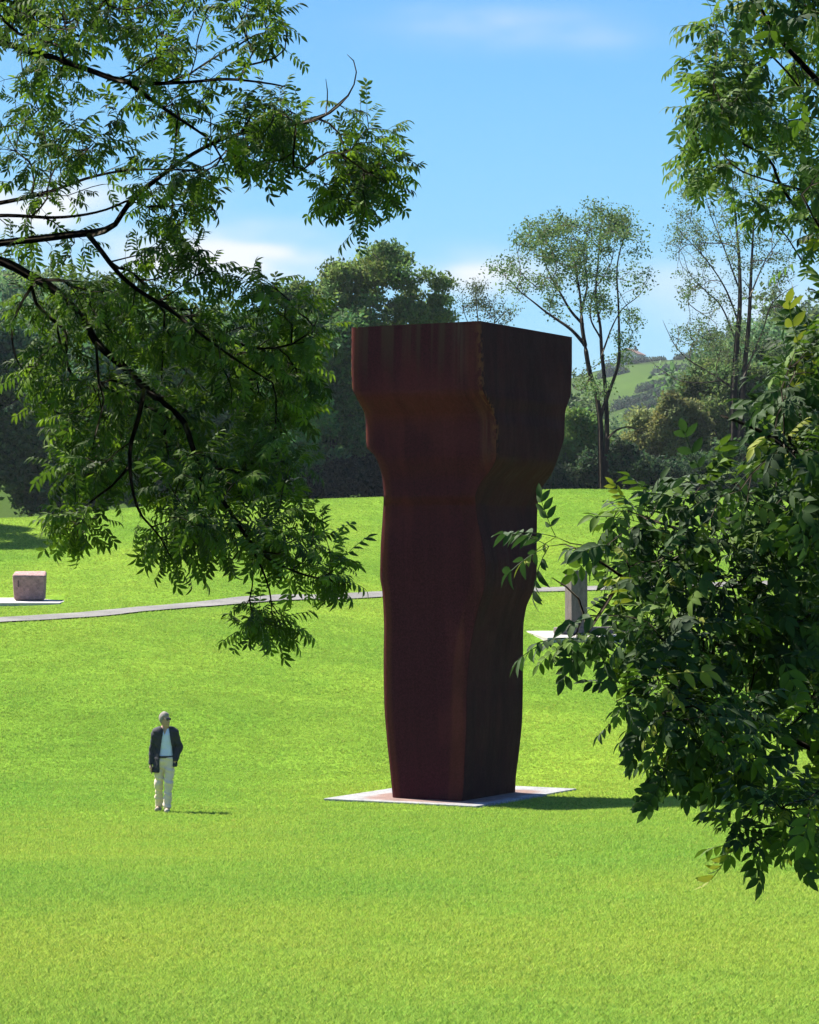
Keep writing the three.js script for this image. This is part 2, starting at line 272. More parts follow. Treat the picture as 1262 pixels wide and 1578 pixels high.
  tag(mesh('concrete_pad', pg, new THREE.MeshStandardMaterial({ map: padTex, roughness: .9 })), 'pale concrete pad, browner around the foot of the tall rusted sculpture', 'concrete pad');
}

// ------------------------------------------------------------ trees: branching and foliage helpers
const barkTex = tex(256, 512, (u, v) => { const a = fbm(u * 16, v * 10, 4, 16, 10), b = fbm(u * 40, v * 8, 3, 40, 8), l = sstep(.58, .7, fbm(u * 9 + 2, v * 14, 3, 9, 14)); const k = .085 + .09 * (a - .5) + .09 * (b - .5); return [lerp(k * 1.05, .17, l * .5), lerp(k * .92, .18, l * .5), lerp(k * .78, .14, l * .5)]; });
const bark = new THREE.MeshStandardMaterial({ map: barkTex, roughness: .92, bumpMap: barkTex, bumpScale: .004 });
const farBark = std([.12, .105, .085], { roughness: .95 });
const darkBark = std([.055, .046, .036], { roughness: .95 });

function polyline(pts, step) { const c = new THREE.CatmullRomCurve3(pts, false, 'centripetal'); return c.getSpacedPoints(Math.max(2, Math.round(c.getLength() / step))); }
/* grows twigs from traced limbs towards scattered points.
   limbs: [{pts:[Vector3], r0, r1, on:index of the limb it leaves (or -1), name}] */
function grow(limbs, targets, o) {
  const P = [], par = [], dir = [], rad = [], limbOf = [], tips = [];
  const add = (p, parent, limb, r) => { P.push(p); par.push(parent); limbOf.push(limb); rad.push(r || 0); const q = parent >= 0 ? P[parent] : null; dir.push(q ? p.clone().sub(q).normalize() : V(0, 1, 0)); return P.length - 1; };
  limbs.forEach((l, li) => {
    const pts = polyline(l.pts, o.step); let prev = -1;
    if (l.on >= 0) { let b = 1e9; for (let k = 0; k < P.length; k++) if (limbOf[k] === l.on) { const q = P[k].distanceToSquared(pts[0]); if (q < b) { b = q; prev = k; } } }
    pts.forEach((p, k) => { if (prev >= 0 && k === 0 && P[prev].distanceTo(p) < o.step * .4) return; const t = k / (pts.length - 1); prev = add(p, prev, li, lerp(l.r0, l.r1, Math.pow(t, .8))); });
    if (l.tip) tips.push(prev);
  });
  const base = P.length, order = targets.map(t => { let b = 1e9; for (let k = 0; k < base; k++) b = Math.min(b, P[k].distanceToSquared(t)); return [b, t]; }).sort((a, b) => a[0] - b[0]);
  const R = o.rnd;
  for (const [, t] of order) {
    let best = -1, bs = 1e9, tmp = V(0, 0, 0);
    for (let k = 0; k < P.length; k++) {
      tmp.subVectors(t, P[k]); const L = tmp.length(); if (L > bs || (o.noTrunk && limbOf[k] === 0 && o.noTrunk(P[k]))) continue;
      const s = L * (1 + (o.bend ?? .7) * (1 - tmp.dot(dir[k]) / (L + 1e-6))) + (rad[k] > (o.thick ?? .03) ? o.step * 2 : 0); if (s < bs) { bs = s; best = k; }
    }
    const a = P[best], L = a.distanceTo(t), n = Math.max(1, Math.round(L / o.step));
    const c = a.clone().addScaledVector(dir[best], L * .38).lerp(t.clone().add(V(0, L * (o.arch ?? .15), 0)), .35);
    c.x += (R() - .5) * L * .25; c.y += (R() - .5) * L * .25; c.z += (R() - .5) * L * .25;
    let prev = best;
    for (let k = 1; k <= n; k++) { const u = k / n, p = a.clone().multiplyScalar((1 - u) ** 2).addScaledVector(c, 2 * u * (1 - u)).addScaledVector(t, u * u); if (k < n) p.add(V((R() - .5), (R() - .5), (R() - .5)).multiplyScalar(o.step * .16)); prev = add(p, prev, limbOf[best], 0); }
    tips.push(prev);
  }
  // pipe-model thickness
  const acc = new Float64Array(P.length), e = o.exp ?? 2.3;
  for (let k = P.length - 1; k >= 0; k--) { const own = Math.max(acc[k] ? Math.pow(acc[k], 1 / e) : 0, o.tip); rad[k] = k < base ? Math.max(rad[k], Math.min(own, rad[k] * 1.3)) : own; if (par[k] >= 0) acc[par[k]] += Math.pow(rad[k], e); }
  for (let k = base; k < P.length; k++) if (par[k] >= 0) rad[k] = Math.min(rad[k], rad[par[k]]);
  return { P, par, rad, dir, limbOf, tips, base };
}
function tubes(G, keep, seg, uvScale = 1) { // one geometry of tapered tubes for the nodes that keep() accepts
  const { P, par, rad } = G, n = P.length, main = new Int32Array(n).fill(-1), kids = Array.from({ length: n }, () => []);
  for (let k = 0; k < n; k++) if (par[k] >= 0) kids[par[k]].push(k);
  for (let k = 0; k < n; k++) { let b = -1; for (const c of kids[k]) if (b < 0 || (c < G.base) - (b < G.base) > 0 || ((c < G.base) === (b < G.base) && rad[c] > rad[b])) b = c; main[k] = b; }
  const pos = [], nor = [], uv = [], idx = [];
  for (let k = 0; k < n; k++) {
    if (!keep(k) || (par[k] >= 0 && main[par[k]] === k && keep(par[k]))) continue;
    const ch = []; if (par[k] >= 0) ch.push(par[k]); let q = k; while (q >= 0 && keep(q)) { ch.push(q); q = main[q]; }
    if (ch.length < 2) continue;
    const s0 = pos.length / 3; let len = 0, X = V(.31, .17, .93);
    ch.forEach((c, i) => {
      const T = P[ch[Math.min(i + 1, ch.length - 1)]].clone().sub(P[ch[Math.max(i - 1, 0)]]).normalize();
      X.addScaledVector(T, -X.dot(T)); if (X.lengthSq() < 1e-4) X.set(T.y, T.z, T.x).addScaledVector(T, -V(T.y, T.z, T.x).dot(T)); X.normalize(); const Y = T.clone().cross(X);
      const r = i === 0 && par[k] >= 0 ? Math.min(rad[c], rad[ch[1]] * 1.25) : rad[c]; if (i) len += P[c].distanceTo(P[ch[i - 1]]);
      for (let a = 0; a <= seg; a++) { const w = a / seg * Math.PI * 2, cx = Math.cos(w), sy = Math.sin(w), N = X.clone().multiplyScalar(cx).addScaledVector(Y, sy), rr = i === ch.length - 1 ? r * .5 : r; pos.push(P[c].x + N.x * rr, P[c].y + N.y * rr, P[c].z + N.z * rr); nor.push(N.x, N.y, N.z); uv.push(a / seg * uvScale, len * uvScale * 2); }
    });
    for (let i = 0; i < ch.length - 1; i++) for (let a = 0; a < seg; a++) { const A = s0 + i * (seg + 1) + a, B = A + seg + 1; idx.push(A, B, A + 1, A + 1, B, B + 1); }
  }
  if (!idx.length) return null;
  const g = new THREE.BufferGeometry(); g.setAttribute('position', new THREE.Float32BufferAttribute(pos, 3)); g.setAttribute('normal', new THREE.Float32BufferAttribute(nor, 3)); g.setAttribute('uv', new THREE.Float32BufferAttribute(uv, 2)); g.setIndex(idx); return g;
}
// one leaflet: pointed oval, folded along the midrib and bent down; along +x, face up +y
function leaflet(L, w, bend, fold, seg = 4) {
  const pos = [], idx = [];
  for (let i = 0; i <= seg; i++) { const t = i / seg, h = w * Math.pow(Math.sin(Math.PI * Math.pow(t, .82)), .85) * (i === seg ? 0 : 1) + (i === 0 ? w * .04 : 0), x = L * t, y = -bend * L * t * t; pos.push(x, y + fold * h, -h, x, y, 0, x, y + fold * h, h); }
  for (let i = 0; i < seg; i++) { const a = i * 3, b = a + 3; idx.push(a, a + 1, b, a + 1, b + 1, b, a + 1, a + 2, b + 1, a + 2, b + 2, b + 1); }
  const g = new THREE.BufferGeometry(); g.setAttribute('position', new THREE.Float32BufferAttribute(pos, 3)); g.setIndex(idx); g.computeVertexNormals(); return g;
}
function pinnate(pairs, L, leafL, leafW, droop, R) { // a whole ash leaf: stalk and leaflets in opposite pairs, along +x
  const gs = [], M = new THREE.Matrix4(), at2 = t => V(L * t, -droop * L * t * t, 0), tang = t => Math.atan2(-2 * droop * t, 1);
  const put = (t, yaw, s) => { const g = leaflet(leafL * s, leafW * s, .12 + .3 * R(), .12 + .3 * R()); g.applyMatrix4(new THREE.Matrix4().makeRotationX((R() - .5) * .7)); g.applyMatrix4(new THREE.Matrix4().makeRotationZ(-.12 - .38 * R())); g.applyMatrix4(M.makeRotationY(yaw)); g.applyMatrix4(M.makeRotationZ(tang(t))); const p = at2(t); g.translate(p.x, p.y, p.z); gs.push(g); };
  for (let i = 0; i < pairs; i++) { const t = .3 + .62 * i / Math.max(1, pairs - 1), s = (i === 0 ? .82 : 1) * (.9 + .2 * R()); for (const sd of [-1, 1]) put(t + (R() - .5) * .02, sd * (.85 + .35 * R() - .25 * t), s); }
  put(1, (R() - .5) * .3, 1.05);
  const st = new THREE.TubeGeometry(new THREE.CatmullRomCurve3([0, .25, .5, .75, 1].map(at2)), 4, L * .006 + .0004, 3); st.deleteAttribute('uv');
  gs.push(st); return mergeGeometries(gs.map(g => { const q = g.index ? g.toNonIndexed() : g; return q; }));
}
// a small tuft of simple leaves for far crowns
function spray(n, spread, L, w, R) {
  const gs = [];
  for (let i = 0; i < n; i++) { const g = leaflet(L * (.75 + .5 * R()), w * (.8 + .4 * R()), .3, .2, 2); g.applyMatrix4(new THREE.Matrix4().makeRotationFromEuler(new THREE.Euler(R() * 6.3, R() * 6.3, R() * 6.3))); const p = V(R() - .5, R() - .5, R() - .5).multiplyScalar(2 * spread); g.translate(p.x, p.y, p.z); gs.push(g.toNonIndexed()); }
  return mergeGeometries(gs);
}
const _q = new THREE.Quaternion(), _e = new THREE.Euler(), ONE = V(1, 1, 1);
function randomMat(p, s, R) { _e.set(R() * 6.283, R() * 6.283, R() * 6.283); return new THREE.Matrix4().compose(p, _q.setFromEuler(_e), V(s, s, s)); }
const inBall = R => { let v; do v = V(R() * 2 - 1, R() * 2 - 1, R() * 2 - 1); while (v.lengthSq() > 1); return v; };

// ------------------------------------------------------------ the two near ash trees that frame the view
function nearTree(spec) {
  const R = rng(spec.seed), t = thing(spec.name, spec.label, 'tree');
  const G = grow(spec.limbs, spec.targets(R), { rnd: R, step: spec.step, tip: spec.tip, bend: spec.bend ?? .7, arch: spec.arch ?? .12, thick: .012, noTrunk: spec.noTrunk, exp: 2.5 });
  spec.limbs.forEach((l, li) => { if (!l.name) return; const g = tubes(G, k => { let q = G.limbOf[k]; while (!spec.limbs[q].name) q = spec.limbs[q].on; return q === li; }, li === 0 ? 14 : 7, li === 0 ? 3 : 1); if (g) mesh(l.name, g, bark, t); });
  // leaves in opposite pairs near the ends of the twigs
  const leaves = [];
  const kidCount = new Int32Array(G.P.length); G.par.forEach(p => { if (p >= 0) kidCount[p]++; });
  for (const tip of G.tips) {
    let k = tip, along = 0, n = 0; const many = Math.round(spec.perTip * (.7 + .6 * R()));
    const roll0 = R() * 6.28;
    while (k >= 0 && n < many && (G.rad[k] < spec.maxR || k === tip)) {
      const T = G.dir[k], side = V(T.y, T.z, T.x).cross(T).normalize(), roll = roll0 + n * Math.PI / 2;
      for (const sd of n === 0 ? [-1, 0, 1] : [-1, 1]) {
        const s = side.clone().applyAxisAngle(T, roll).multiplyScalar(sd);
        const d = T.clone().multiplyScalar(n === 0 ? (sd ? .8 : 1.4) : .45).add(s).add(V((R() - .5) * .5, -spec.hang * (.5 + R()), (R() - .5) * .5)).normalize();
        leaves.push({ p: G.P[k].clone(), d, s: (.6 + .65 * R()) });
      }
      n += sd2; let L = spec.gap * (.7 + .6 * R()); while (k >= 0 && L > 0) { const q = G.par[k]; if (q < 0) { k = -1; break; } L -= G.P[k].distanceTo(G.P[q]); k = q; }
    }
  }
  const lim = leaves.map(l => {
    const w = spec.tilt ?? 1.2, upv = V((R() - .5) * w, 1, (R() - .5) * w), Z = l.d.clone().cross(upv).normalize(), Y = Z.clone().cross(l.d).normalize();
    l.m = new THREE.Matrix4().makeBasis(l.d, Y, Z).scale(V(l.s, l.s, l.s)).setPosition(l.p);
    const v = l.p, dz = -v.z, px = CX + v.x / dz * F, py = HZ - (v.y - EYE) / dz * F; l.in = px > -20 && px < 1282 && py > -20 && py < 1600; l.depth = dz; return l;
  });
  const inside = lim.filter(l => l.in).sort((a, b) => a.depth / a.s - b.depth / b.s), big = inside.slice(0, 300), rest = inside.slice(300).concat(lim.filter(l => !l.in));
  const geos = [0, 1, 2, 3, 4].map(i => pinnate(spec.pairs - (i % 2), spec.leafL, spec.leafletL, spec.leafletW, .12 + .12 * i / 2, R));
  const pick = () => { const c = spec.cols, r = R(); return r < .52 ? 0 : r < .8 ? 1 : r < .96 ? 2 : c.length - 1; };
  const mats = spec.cols.map(c => leafMat(c, spec.trans, { clearcoat: spec.coat ?? .25, clearcoatRoughness: .38 }));
  big.forEach((l, i) => { const m = mesh('leaf', geos[i % 5], mats[pick()], t); m.matrixAutoUpdate = true; l.m.decompose(m.position, m.quaternion, m.scale); });
  const white = leafMat([1, 1, 1], spec.trans, { clearcoat: spec.coat ?? .25, clearcoatRoughness: .38 });
  const f = instanced('foliage', geos[0], white, rest.map(l => l.m), rest.map(() => { const c = spec.cols[pick()], k = .8 + .4 * R(); return new THREE.Color().setRGB(c[0] * k, c[1] * k, c[2] * k); }), t);
  f.userData.kind = 'stuff'; f.userData.label = spec.foliage;
  console.log(spec.name, 'leaves', leaves.length, 'in view', inside.length, 'nodes', G.P.length);
}
const sd2 = 1;
// scatter points in picture-space ellipses given a real depth range: [px, py, rx, ry, count, depth, halfDepth]
const scatter = (blobs, R, k = 1) => { const o = []; for (const [x, y, rx, ry, n0, d, hd] of blobs) for (let i = 0, n = Math.max(2, Math.round(n0 * k)); i < n; i++) { const a = R() * 6.283, r = Math.sqrt(R()); o.push(at(x + rx * r * Math.cos(a), y + ry * r * Math.sin(a), d + (R() * 2 - 1) * hd)); } return o; };

{ // ---- ash tree whose limbs reach in from the left
  const D = 11.2, tx = -3.9, td = 11.9, g0 = height(tx, td);
  const Lp = (pts, d0, d1) => pts.map(([x, y], i) => at(x, y, lerp(d0, d1, i / (pts.length - 1))));
  const trunk = [V(tx - .1, g0 - .2, -td), V(tx, g0 + 1.2, -td), V(tx + .15, g0 + 3, -td + .1), V(tx - .1, g0 + 5, -td - .1), V(tx + .2, g0 + 7.5, -td), V(tx + .1, g0 + 9.5, -td - .2)];
  const J = (y) => { let b = trunk[0]; for (let k = 1; k < trunk.length; k++) if (trunk[k].y >= g0 + y) { const a = trunk[k - 1], c = trunk[k], u = (g0 + y - a.y) / (c.y - a.y); return a.clone().lerp(c, u); } return trunk[trunk.length - 1]; };
  const limbs = [
    { pts: trunk, r0: .21, r1: .05, on: -1, name: 'trunk' },                                                                                    // 0
    { pts: [J(5.1), ...Lp([[-300, 60], [-100, 58], [0, 66], [66, 84], [127, 104], [198, 127], [284, 127], [350, 122], [416, 129], [441, 134]], 11.6, 10.6)], r0: .038, r1: .003, on: 0, name: 'branch' },   // 1
    { pts: [J(4.3), ...Lp([[-300, 430], [-100, 390], [0, 375], [101, 363], [172, 350], [198, 314], [244, 274], [304, 233], [355, 210], [431, 195], [487, 185], [517, 167], [538, 145], [549, 117], [545, 94], [535, 84]], 11.8, 11.0)], r0: .038, r1: .002, on: 0, name: 'branch' },  // 2
    { pts: [J(4.0), ...Lp([[-320, 420], [-130, 385], [0, 402], [44, 424], [89, 451], [129, 495], [151, 531], [191, 566], [222, 597], [257, 626], [284, 651], [297, 691], [311, 726], [328, 757], [346, 775], [368, 810], [395, 846], [426, 868], [470, 886], [532, 899]], 11.6, 10.6)], r0: .046, r1: .0025, on: 0, name: 'branch' },  // 3
    { pts: Lp([[198, 127], [238, 157], [284, 188], [325, 218], [350, 260]], 11.1, 11.3), r0: .012, r1: .003, on: 1 },                           // 4
    { pts: Lp([[370, 119], [375, 104], [391, 99], [412, 93], [431, 86], [439, 76]], 10.8, 10.7), r0: .006, r1: .003, on: 1 },                  // 5
    { pts: Lp([[502, 177], [504, 160], [505, 147], [502, 122]], 11, 11), r0: .0035, r1: .002, on: 2, },                                         // 6
    { pts: Lp([[-260, 350], [0, 332], [91, 335], [157, 325], [208, 304]], 12, 11.5), r0: .016, r1: .004, on: 2 },                              // 7
    { pts: Lp([[-100, 330], [30, 307], [81, 294], [137, 274], [200, 262], [300, 262]], 12.3, 11.9), r0: .014, r1: .003, on: 7 },               // 8
    { pts: Lp([[456, 192], [456, 264], [512, 233], [560, 262], [598, 284]], 11, 10.9), r0: .005, r1: .0025, on: 2 },                           // 9
    { pts: Lp([[137, 363], [151, 380], [182, 420], [213, 447], [266, 480], [302, 509], [337, 535], [368, 557], [420, 590]], 11.4, 11), r0: .013, r1: .003, on: 2 }, // 10
    { pts: Lp([[302, 509], [319, 522], [355, 526], [399, 537], [453, 529], [484, 504]], 11.2, 11.2), r0: .006, r1: .003, on: 10 },              // 11
    { pts: Lp([[52, 432], [51, 438], [27, 478], [18, 518], [27, 557], [38, 573]], 11.3, 11.1), r0: .007, r1: .003, on: 3 },                    // 12
    { pts: Lp([[148, 528], [153, 593], [160, 615], [146, 673]], 11.2, 11), r0: .006, r1: .003, on: 3 },                                         // 13
    { pts: Lp([[222, 602], [213, 646], [202, 682], [200, 717], [206, 762], [217, 793], [244, 824], [266, 864]], 11, 10.7), r0: .012, r1: .003, on: 3 }, // 14
    { pts: Lp([[200, 717], [173, 748], [138, 775], [120, 806], [120, 828]], 10.9, 10.8), r0: .007, r1: .0025, on: 14 },                        // 15
    { pts: Lp([[287, 655], [306, 717], [308, 762], [293, 802], [277, 833], [280, 868]], 11, 10.8), r0: .009, r1: .0025, on: 3 },               // 16
    { pts: Lp([[386, 842], [390, 890], [382, 930], [373, 941]], 10.8, 10.8), r0: .004, r1: .002, on: 3 },                                       // 17
    { pts: Lp([[390, 850], [404, 877], [417, 917], [419, 952]], 10.8, 10.7), r0: .006, r1: .0025, on: 3 },                                      // 18
    { pts: [J(6.6), V(tx - .8, g0 + 8, -td - 1.2), V(tx - 1.2, g0 + 9, -td - 2.4)], r0: .06, r1: .01, on: 0, name: 'branch' },
    { pts: [J(7.2), V(tx + 1.2, g0 + 8.2, -td - .6), V(tx + 2.4, g0 + 8.6, -td - .9)], r0: .05, r1: .01, on: 0, name: 'branch' },
  ];
  nearTree({
    seed: 7, name: 'ash_tree', label: 'spreading tree whose long drooping branches of feathery leaves hang over the lawn above the man',
    foliage: 'feathery ash leaves', limbs, step: .06, tip: .0021, maxR: .0075, perTip: 1.7, gap: .075, hang: .3, tilt: 1.6, pairs: 5, leafL: .115, leafletL: .0395, leafletW: .0066, trans: .5, coat: .04,
    cols: [[.053, .102, .010], [.10, .17, .012], [.030, .057, .011]],
    noTrunk: p => p.y < g0 + 4,
    targets: R => [
      ...scatter([
        [150, 18, 178, 52.8, 99, 11.4, 0.7], [60, 108, 78, 52.8, 27, 11.4, 0.6], [270, 128, 78, 52.8, 38, 11.4, 0.5], [398, 28, 43, 42.8, 21, 10.9, 0.3], [333, -10, 18, 10, 4, 11, 0.2],
        [410, 200, 63, 57.8, 72, 11.4, 0.5], [555, 210, 48, 37.8, 24, 11.2, 0.3], [550, 300, 58, 52.8, 39, 11.2, 0.35], [600, 260, 23, 22.8, 9, 11.2, 0.2],
        [60, 208, 78, 52.8, 27, 11.8, 0.5], [170, 228, 78, 52.8, 21, 11.8, 0.5], [270, 288, 58, 52.8, 38, 11.5, 0.4], [260, 388, 63, 32.8, 22, 11.5, 0.4], [90, 278, 78, 32.8, 14, 12.1, 0.5], [60, 373, 78, 17.8, 10, 11.7, 0.4],
        [338, 418, 48, 17.8, 6, 11.4, 0.3], [408, 448, 38, 27.8, 16, 11.4, 0.3], [458, 498, 43, 42.8, 26, 11.4, 0.4],
        [90, 478, 68, 52.8, 39, 11.65, 0.5], [80, 588, 43, 52.8, 29, 11.65, 0.5], [220, 478, 98, 62.8, 65, 11.65, 0.6], [338, 538, 98, 62.8, 65, 11.65, 0.6], [180, 628, 108, 67.8, 81, 11.65, 0.6], [318, 648, 118, 72.8, 91, 11.65, 0.6], [438, 598, 43, 67.8, 44, 11.65, 0.5], [150, 718, 68, 37.8, 36, 11.2, 0.4], [300, 738, 88, 42.8, 44, 11.1, 0.4], [418, 708, 53, 37.8, 34, 11.2, 0.4],
        [125, 798, 30, 26.8, 18, 11, 0.2], [280, 828, 48, 42.8, 29, 10.9, 0.3], [338, 818, 58, 42.8, 26, 10.9, 0.3], [452, 830, 53, 52.8, 39, 10.9, 0.35], [512, 880, 20, 24.8, 16, 10.8, 0.2], [407, 960, 40, 20.8, 20, 10.9, 0.2],
      ], R, .8),
      ...Array.from({ length: 210 }, (_, i) => { const v = inBall(R); return i < 150 ? V(tx + 1.2 + v.x * 2, g0 + 6.6 + v.y * 1.2, -(12.7 + v.z * 1.9)) : V(tx + v.x * 3.2, g0 + 8.6 + v.y * 2, -(td + 1 + v.z * 3)); }).filter(p => { const px = CX + p.x / -p.z * F, py = HZ - (p.y - EYE) / -p.z * F; return !(px > -40 && py > -60); }),  // unseen crown out of view; its lower ball placed to shade the upper leaves
    ],
  });
}
{ // ---- dark broad-leaved ash close by on the right
  const tx = 2.05, td = 7.6, g0 = height(tx, td);
  const Lp = (pts, d0, d1) => pts.map(([x, y], i) => at(x, y, lerp(d0, d1, i / (pts.length - 1))));
  const trunk = [V(tx, g0 - .2, -td), V(tx + .05, g0 + 1, -td), V(tx + .02, g0 + 2.4, -td), V(tx - .02, g0 + 4, -td), V(tx + .1, g0 + 6.2, -td)];
  const J = y => { for (let k = 1; k < trunk.length; k++) if (trunk[k].y >= g0 + y) { const a = trunk[k - 1], c = trunk[k]; return a.clone().lerp(c, (g0 + y - a.y) / (c.y - a.y)); } return trunk[4]; };
  const limbs = [
    { pts: trunk, r0: .13, r1: .03, on: -1, name: 'trunk' },
    { pts: [J(3.6), ...Lp([[1400, 250], [1300, 170], [1255, 120], [1231, 93], [1202, 61], [1176, 21], [1160, -30]], 7.4, 6.9)], r0: .025, r1: .004, on: 0, name: 'branch' },
    { pts: [J(2.4), ...Lp([[1400, 800], [1300, 740], [1230, 702], [1166, 662], [1110, 640]], 7.3, 6.7)], r0: .022, r1: .003, on: 0, name: 'branch' },
    { pts: [J(1.1), ...Lp([[1400, 1130], [1262, 1080], [1150, 1040], [1074, 996], [1047, 972], [1015, 940], [960, 890], [900, 850]], 7.2, 6.6)], r0: .024, r1: .003, on: 0, name: 'branch' },
    { pts: [J(1.1), ...Lp([[1420, 1220], [1300, 1180], [1200, 1130], [1120, 1120], [1020, 1110], [960, 1100]], 7.1, 6.5)], r0: .018, r1: .003, on: 0, name: 'branch' },
    { pts: [J(.9), ...Lp([[1430, 1290], [1330, 1300], [1250, 1290], [1180, 1290], [1110, 1320]], 6.9, 6.5)], r0: .014, r1: .0025, on: 0, name: 'branch' },
    { pts: [J(2), ...Lp([[1400, 930], [1280, 880], [1180, 850], [1090, 830], [1000, 800]], 7.4, 6.9)], r0: .018, r1: .003, on: 0, name: 'branch' },
    { pts: [J(3.2), ...Lp([[1420, 480], [1330, 420], [1270, 360], [1235, 300]], 7.6, 7.2)], r0: .018, r1: .003, on: 0, name: 'branch' },
    { pts: Lp([[905, 975], [890, 920], [850, 890]], 6.7, 6.6), r0: .004, r1: .002, on: 3 },
  ];
  nearTree({
    seed: 21, name: 'ash_tree', label: 'dark tree with large glossy leaves that hides the low pillar beyond the rusted sculpture',
    foliage: 'large dark glossy leaves', limbs, step: .05, tip: .0015, maxR: .006, perTip: 1.6, gap: .065, hang: .22, tilt: 1.9, pairs: 4, leafL: .105, leafletL: .041, leafletW: .0092, trans: .32, coat: .04,
    cols: [[.024, .055, .013], [.065, .12, .012], [.016, .038, .013], [.16, .19, .02]],
    noTrunk: p => p.y < g0 + .6,
    targets: R => scatter([
      [1218, -22, 92, 29.2, 20, 6.9, 0.4], [1278, 68, 42, 59.2, 11, 7.1, 0.4], [1253, 138, 12, 19.2, 3, 7.2, 0.3], [1273, 278, 22, 79.2, 13, 7.3, 0.4], [1293, 378, 12, 49.2, 4, 7.3, 0.3],
      [1253, 568, 42, 39.2, 24, 7, 0.5], [1288, 498, 17, 29.2, 8, 7, 0.4], [1203, 623, 22, 24.2, 12, 6.8, 0.4], [1248, 688, 52, 39.2, 30, 7, 0.5],
      [1098, 768, 52, 34.2, 16, 6.9, 0.4], [1218, 788, 82, 49.2, 40, 7, 0.5], [978, 795, 57, 24.2, 10, 6.8, 0.3], [885, 985, 20, 14, 4, 6.55, 0.15], [860, 830, 20, 20, 3, 6.65, 0.2], [935, 845, 18, 12, 3, 6.6, 0.2], [1000, 898, 40, 34.2, 14, 6.7, 0.3],
      [1038, 858, 42, 49.2, 18, 6.8, 0.3], [1138, 878, 72, 49.2, 30, 6.9, 0.4], [1248, 888, 52, 69.2, 34, 7, 0.4], [950, 962, 30, 16, 6, 6.6, 0.2], [1038, 988, 67, 39.2, 28, 6.7, 0.3], [1158, 988, 72, 49.2, 40, 6.9, 0.4], [1258, 1008, 42, 59.2, 30, 7, 0.4],
      [1008, 1078, 47, 39.2, 18, 6.5, 0.3], [1098, 1108, 82, 49.2, 42, 6.6, 0.4], [1208, 1088, 62, 39.2, 26, 6.9, 0.4], [1058, 1173, 42, 19.2, 10, 6.5, 0.2], [1148, 1178, 22, 19.2, 8, 6.5, 0.2], [923, 1008, 12, 10, 2, 6.5, 0.1],
      [1228, 1238, 52, 24.2, 16, 6.5, 0.3], [1138, 1278, 12, 10, 4, 6.5, 0.15], [1248, 1293, 42, 11.2, 7, 6.5, 0.2], [1288, 1218, 12, 29.2, 6, 6.6, 0.2],
      [1360, 258, 72, 289.2, 30, 7.4, 0.6], [1380, 858, 92, 289.2, 60, 7.4, 0.6],
    ], R, .66),
  });
}
{ // ---- lighter, finer-leaved ash behind it
  const d = 16, tx = (1420 - CX) / F * d, g0 = height(tx, d);
  const Lp = (pts, d0, d1) => pts.map(([x, y], i) => at(x, y, lerp(d0, d1, i / (pts.length - 1))));
  const trunk = [V(tx, g0 - .2, -d), V(tx - .05, g0 + 1.5, -d), V(tx + .05, g0 + 3.2, -d), V(tx, g0 + 6, -d)];
  const J = y => { for (let k = 1; k < 4; k++) if (trunk[k].y >= g0 + y) return trunk[k - 1].clone().lerp(trunk[k], (g0 + y - trunk[k - 1].y) / (trunk[k].y - trunk[k - 1].y)); return trunk[3]; };
  const limbs = [
    { pts: trunk, r0: .12, r1: .03, on: -1, name: 'trunk' },
    { pts: [J(3.2), ...Lp([[1330, 420], [1262, 360], [1205, 290], [1185, 245], [1135, 215], [1095, 165], [1075, 140]], 16, 15.4)], r0: .028, r1: .004, on: 0, name: 'branch' },
    { pts: [J(3.2), ...Lp([[1330, 330], [1262, 300], [1190, 280], [1140, 262], [1112, 235], [1105, 205]], 16, 15.6)], r0: .02, r1: .003, on: 0, name: 'branch' },
    { pts: [J(4), ...Lp([[1330, 220], [1262, 170], [1212, 110], [1165, 62]], 16, 15.6)], r0: .02, r1: .004, on: 0, name: 'branch' },
    { pts: [J(2.6), ...Lp([[1330, 480], [1250, 420], [1200, 350], [1150, 320]], 16, 15.8)], r0: .018, r1: .003, on: 0, name: 'branch' },
  ];
  nearTree({
    seed: 33, name: 'ash_tree', label: 'fine light green tree against the sky just behind the dark glossy-leaved tree',
    foliage: 'light feathery leaves', limbs, step: .08, tip: .002, maxR: .008, perTip: 2.2, gap: .1, hang: .25, pairs: 5, leafL: .17, leafletL: .056, leafletW: .0105, trans: .5, coat: .04,
    cols: [[.075, .14, .02], [.1, .17, .02], [.05, .1, .02]],
    noTrunk: p => p.y < g0 + 2.4,
    targets: R => scatter([
      [1100, 90, 40, 30, 5, 15.6, .3], [1130, 45, 60, 40, 14, 15.7, .4], [1090, 125, 40, 15, 6, 15.5, .3], [1120, 170, 50, 40, 16, 15.6, .4], [1085, 200, 30, 25, 8, 15.5, .3], [1090, 255, 30, 25, 9, 15.6, .3], [1170, 150, 60, 50, 18, 15.8, .5], [1220, 230, 50, 60, 20, 16, .5], [1190, 300, 40, 25, 6, 15.8, .4], [1130, 300, 25, 14, 3, 15.7, .3], [1250, 360, 30, 40, 6, 16, .5], [1250, 60, 40, 60, 14, 16, .5],
      [1360, 250, 90, 200, 30, 16, .8],
    ], R),
  });
}

// ------------------------------------------------------------ trees and bushes beyond the lawn
const sprayR = rng(5);
const tuftA = spray(18, .62, .34, .11, sprayR), tuftB = spray(16, .62, .34, .11, sprayR), tuftThin = spray(9, .7, .42, .11, sprayR);
const farLeaf = leafMat([1, 1, 1], .45), thinLeaf = leafMat([1, 1, 1], .4);
const shade = (c, R, v = .35) => { const k = 1 - v + 2 * v * R(), y = (R() - .5) * .3; return new THREE.Color().setRGB(c[0] * k * (1 + y), c[1] * k, c[2] * k * (1 - y)); };
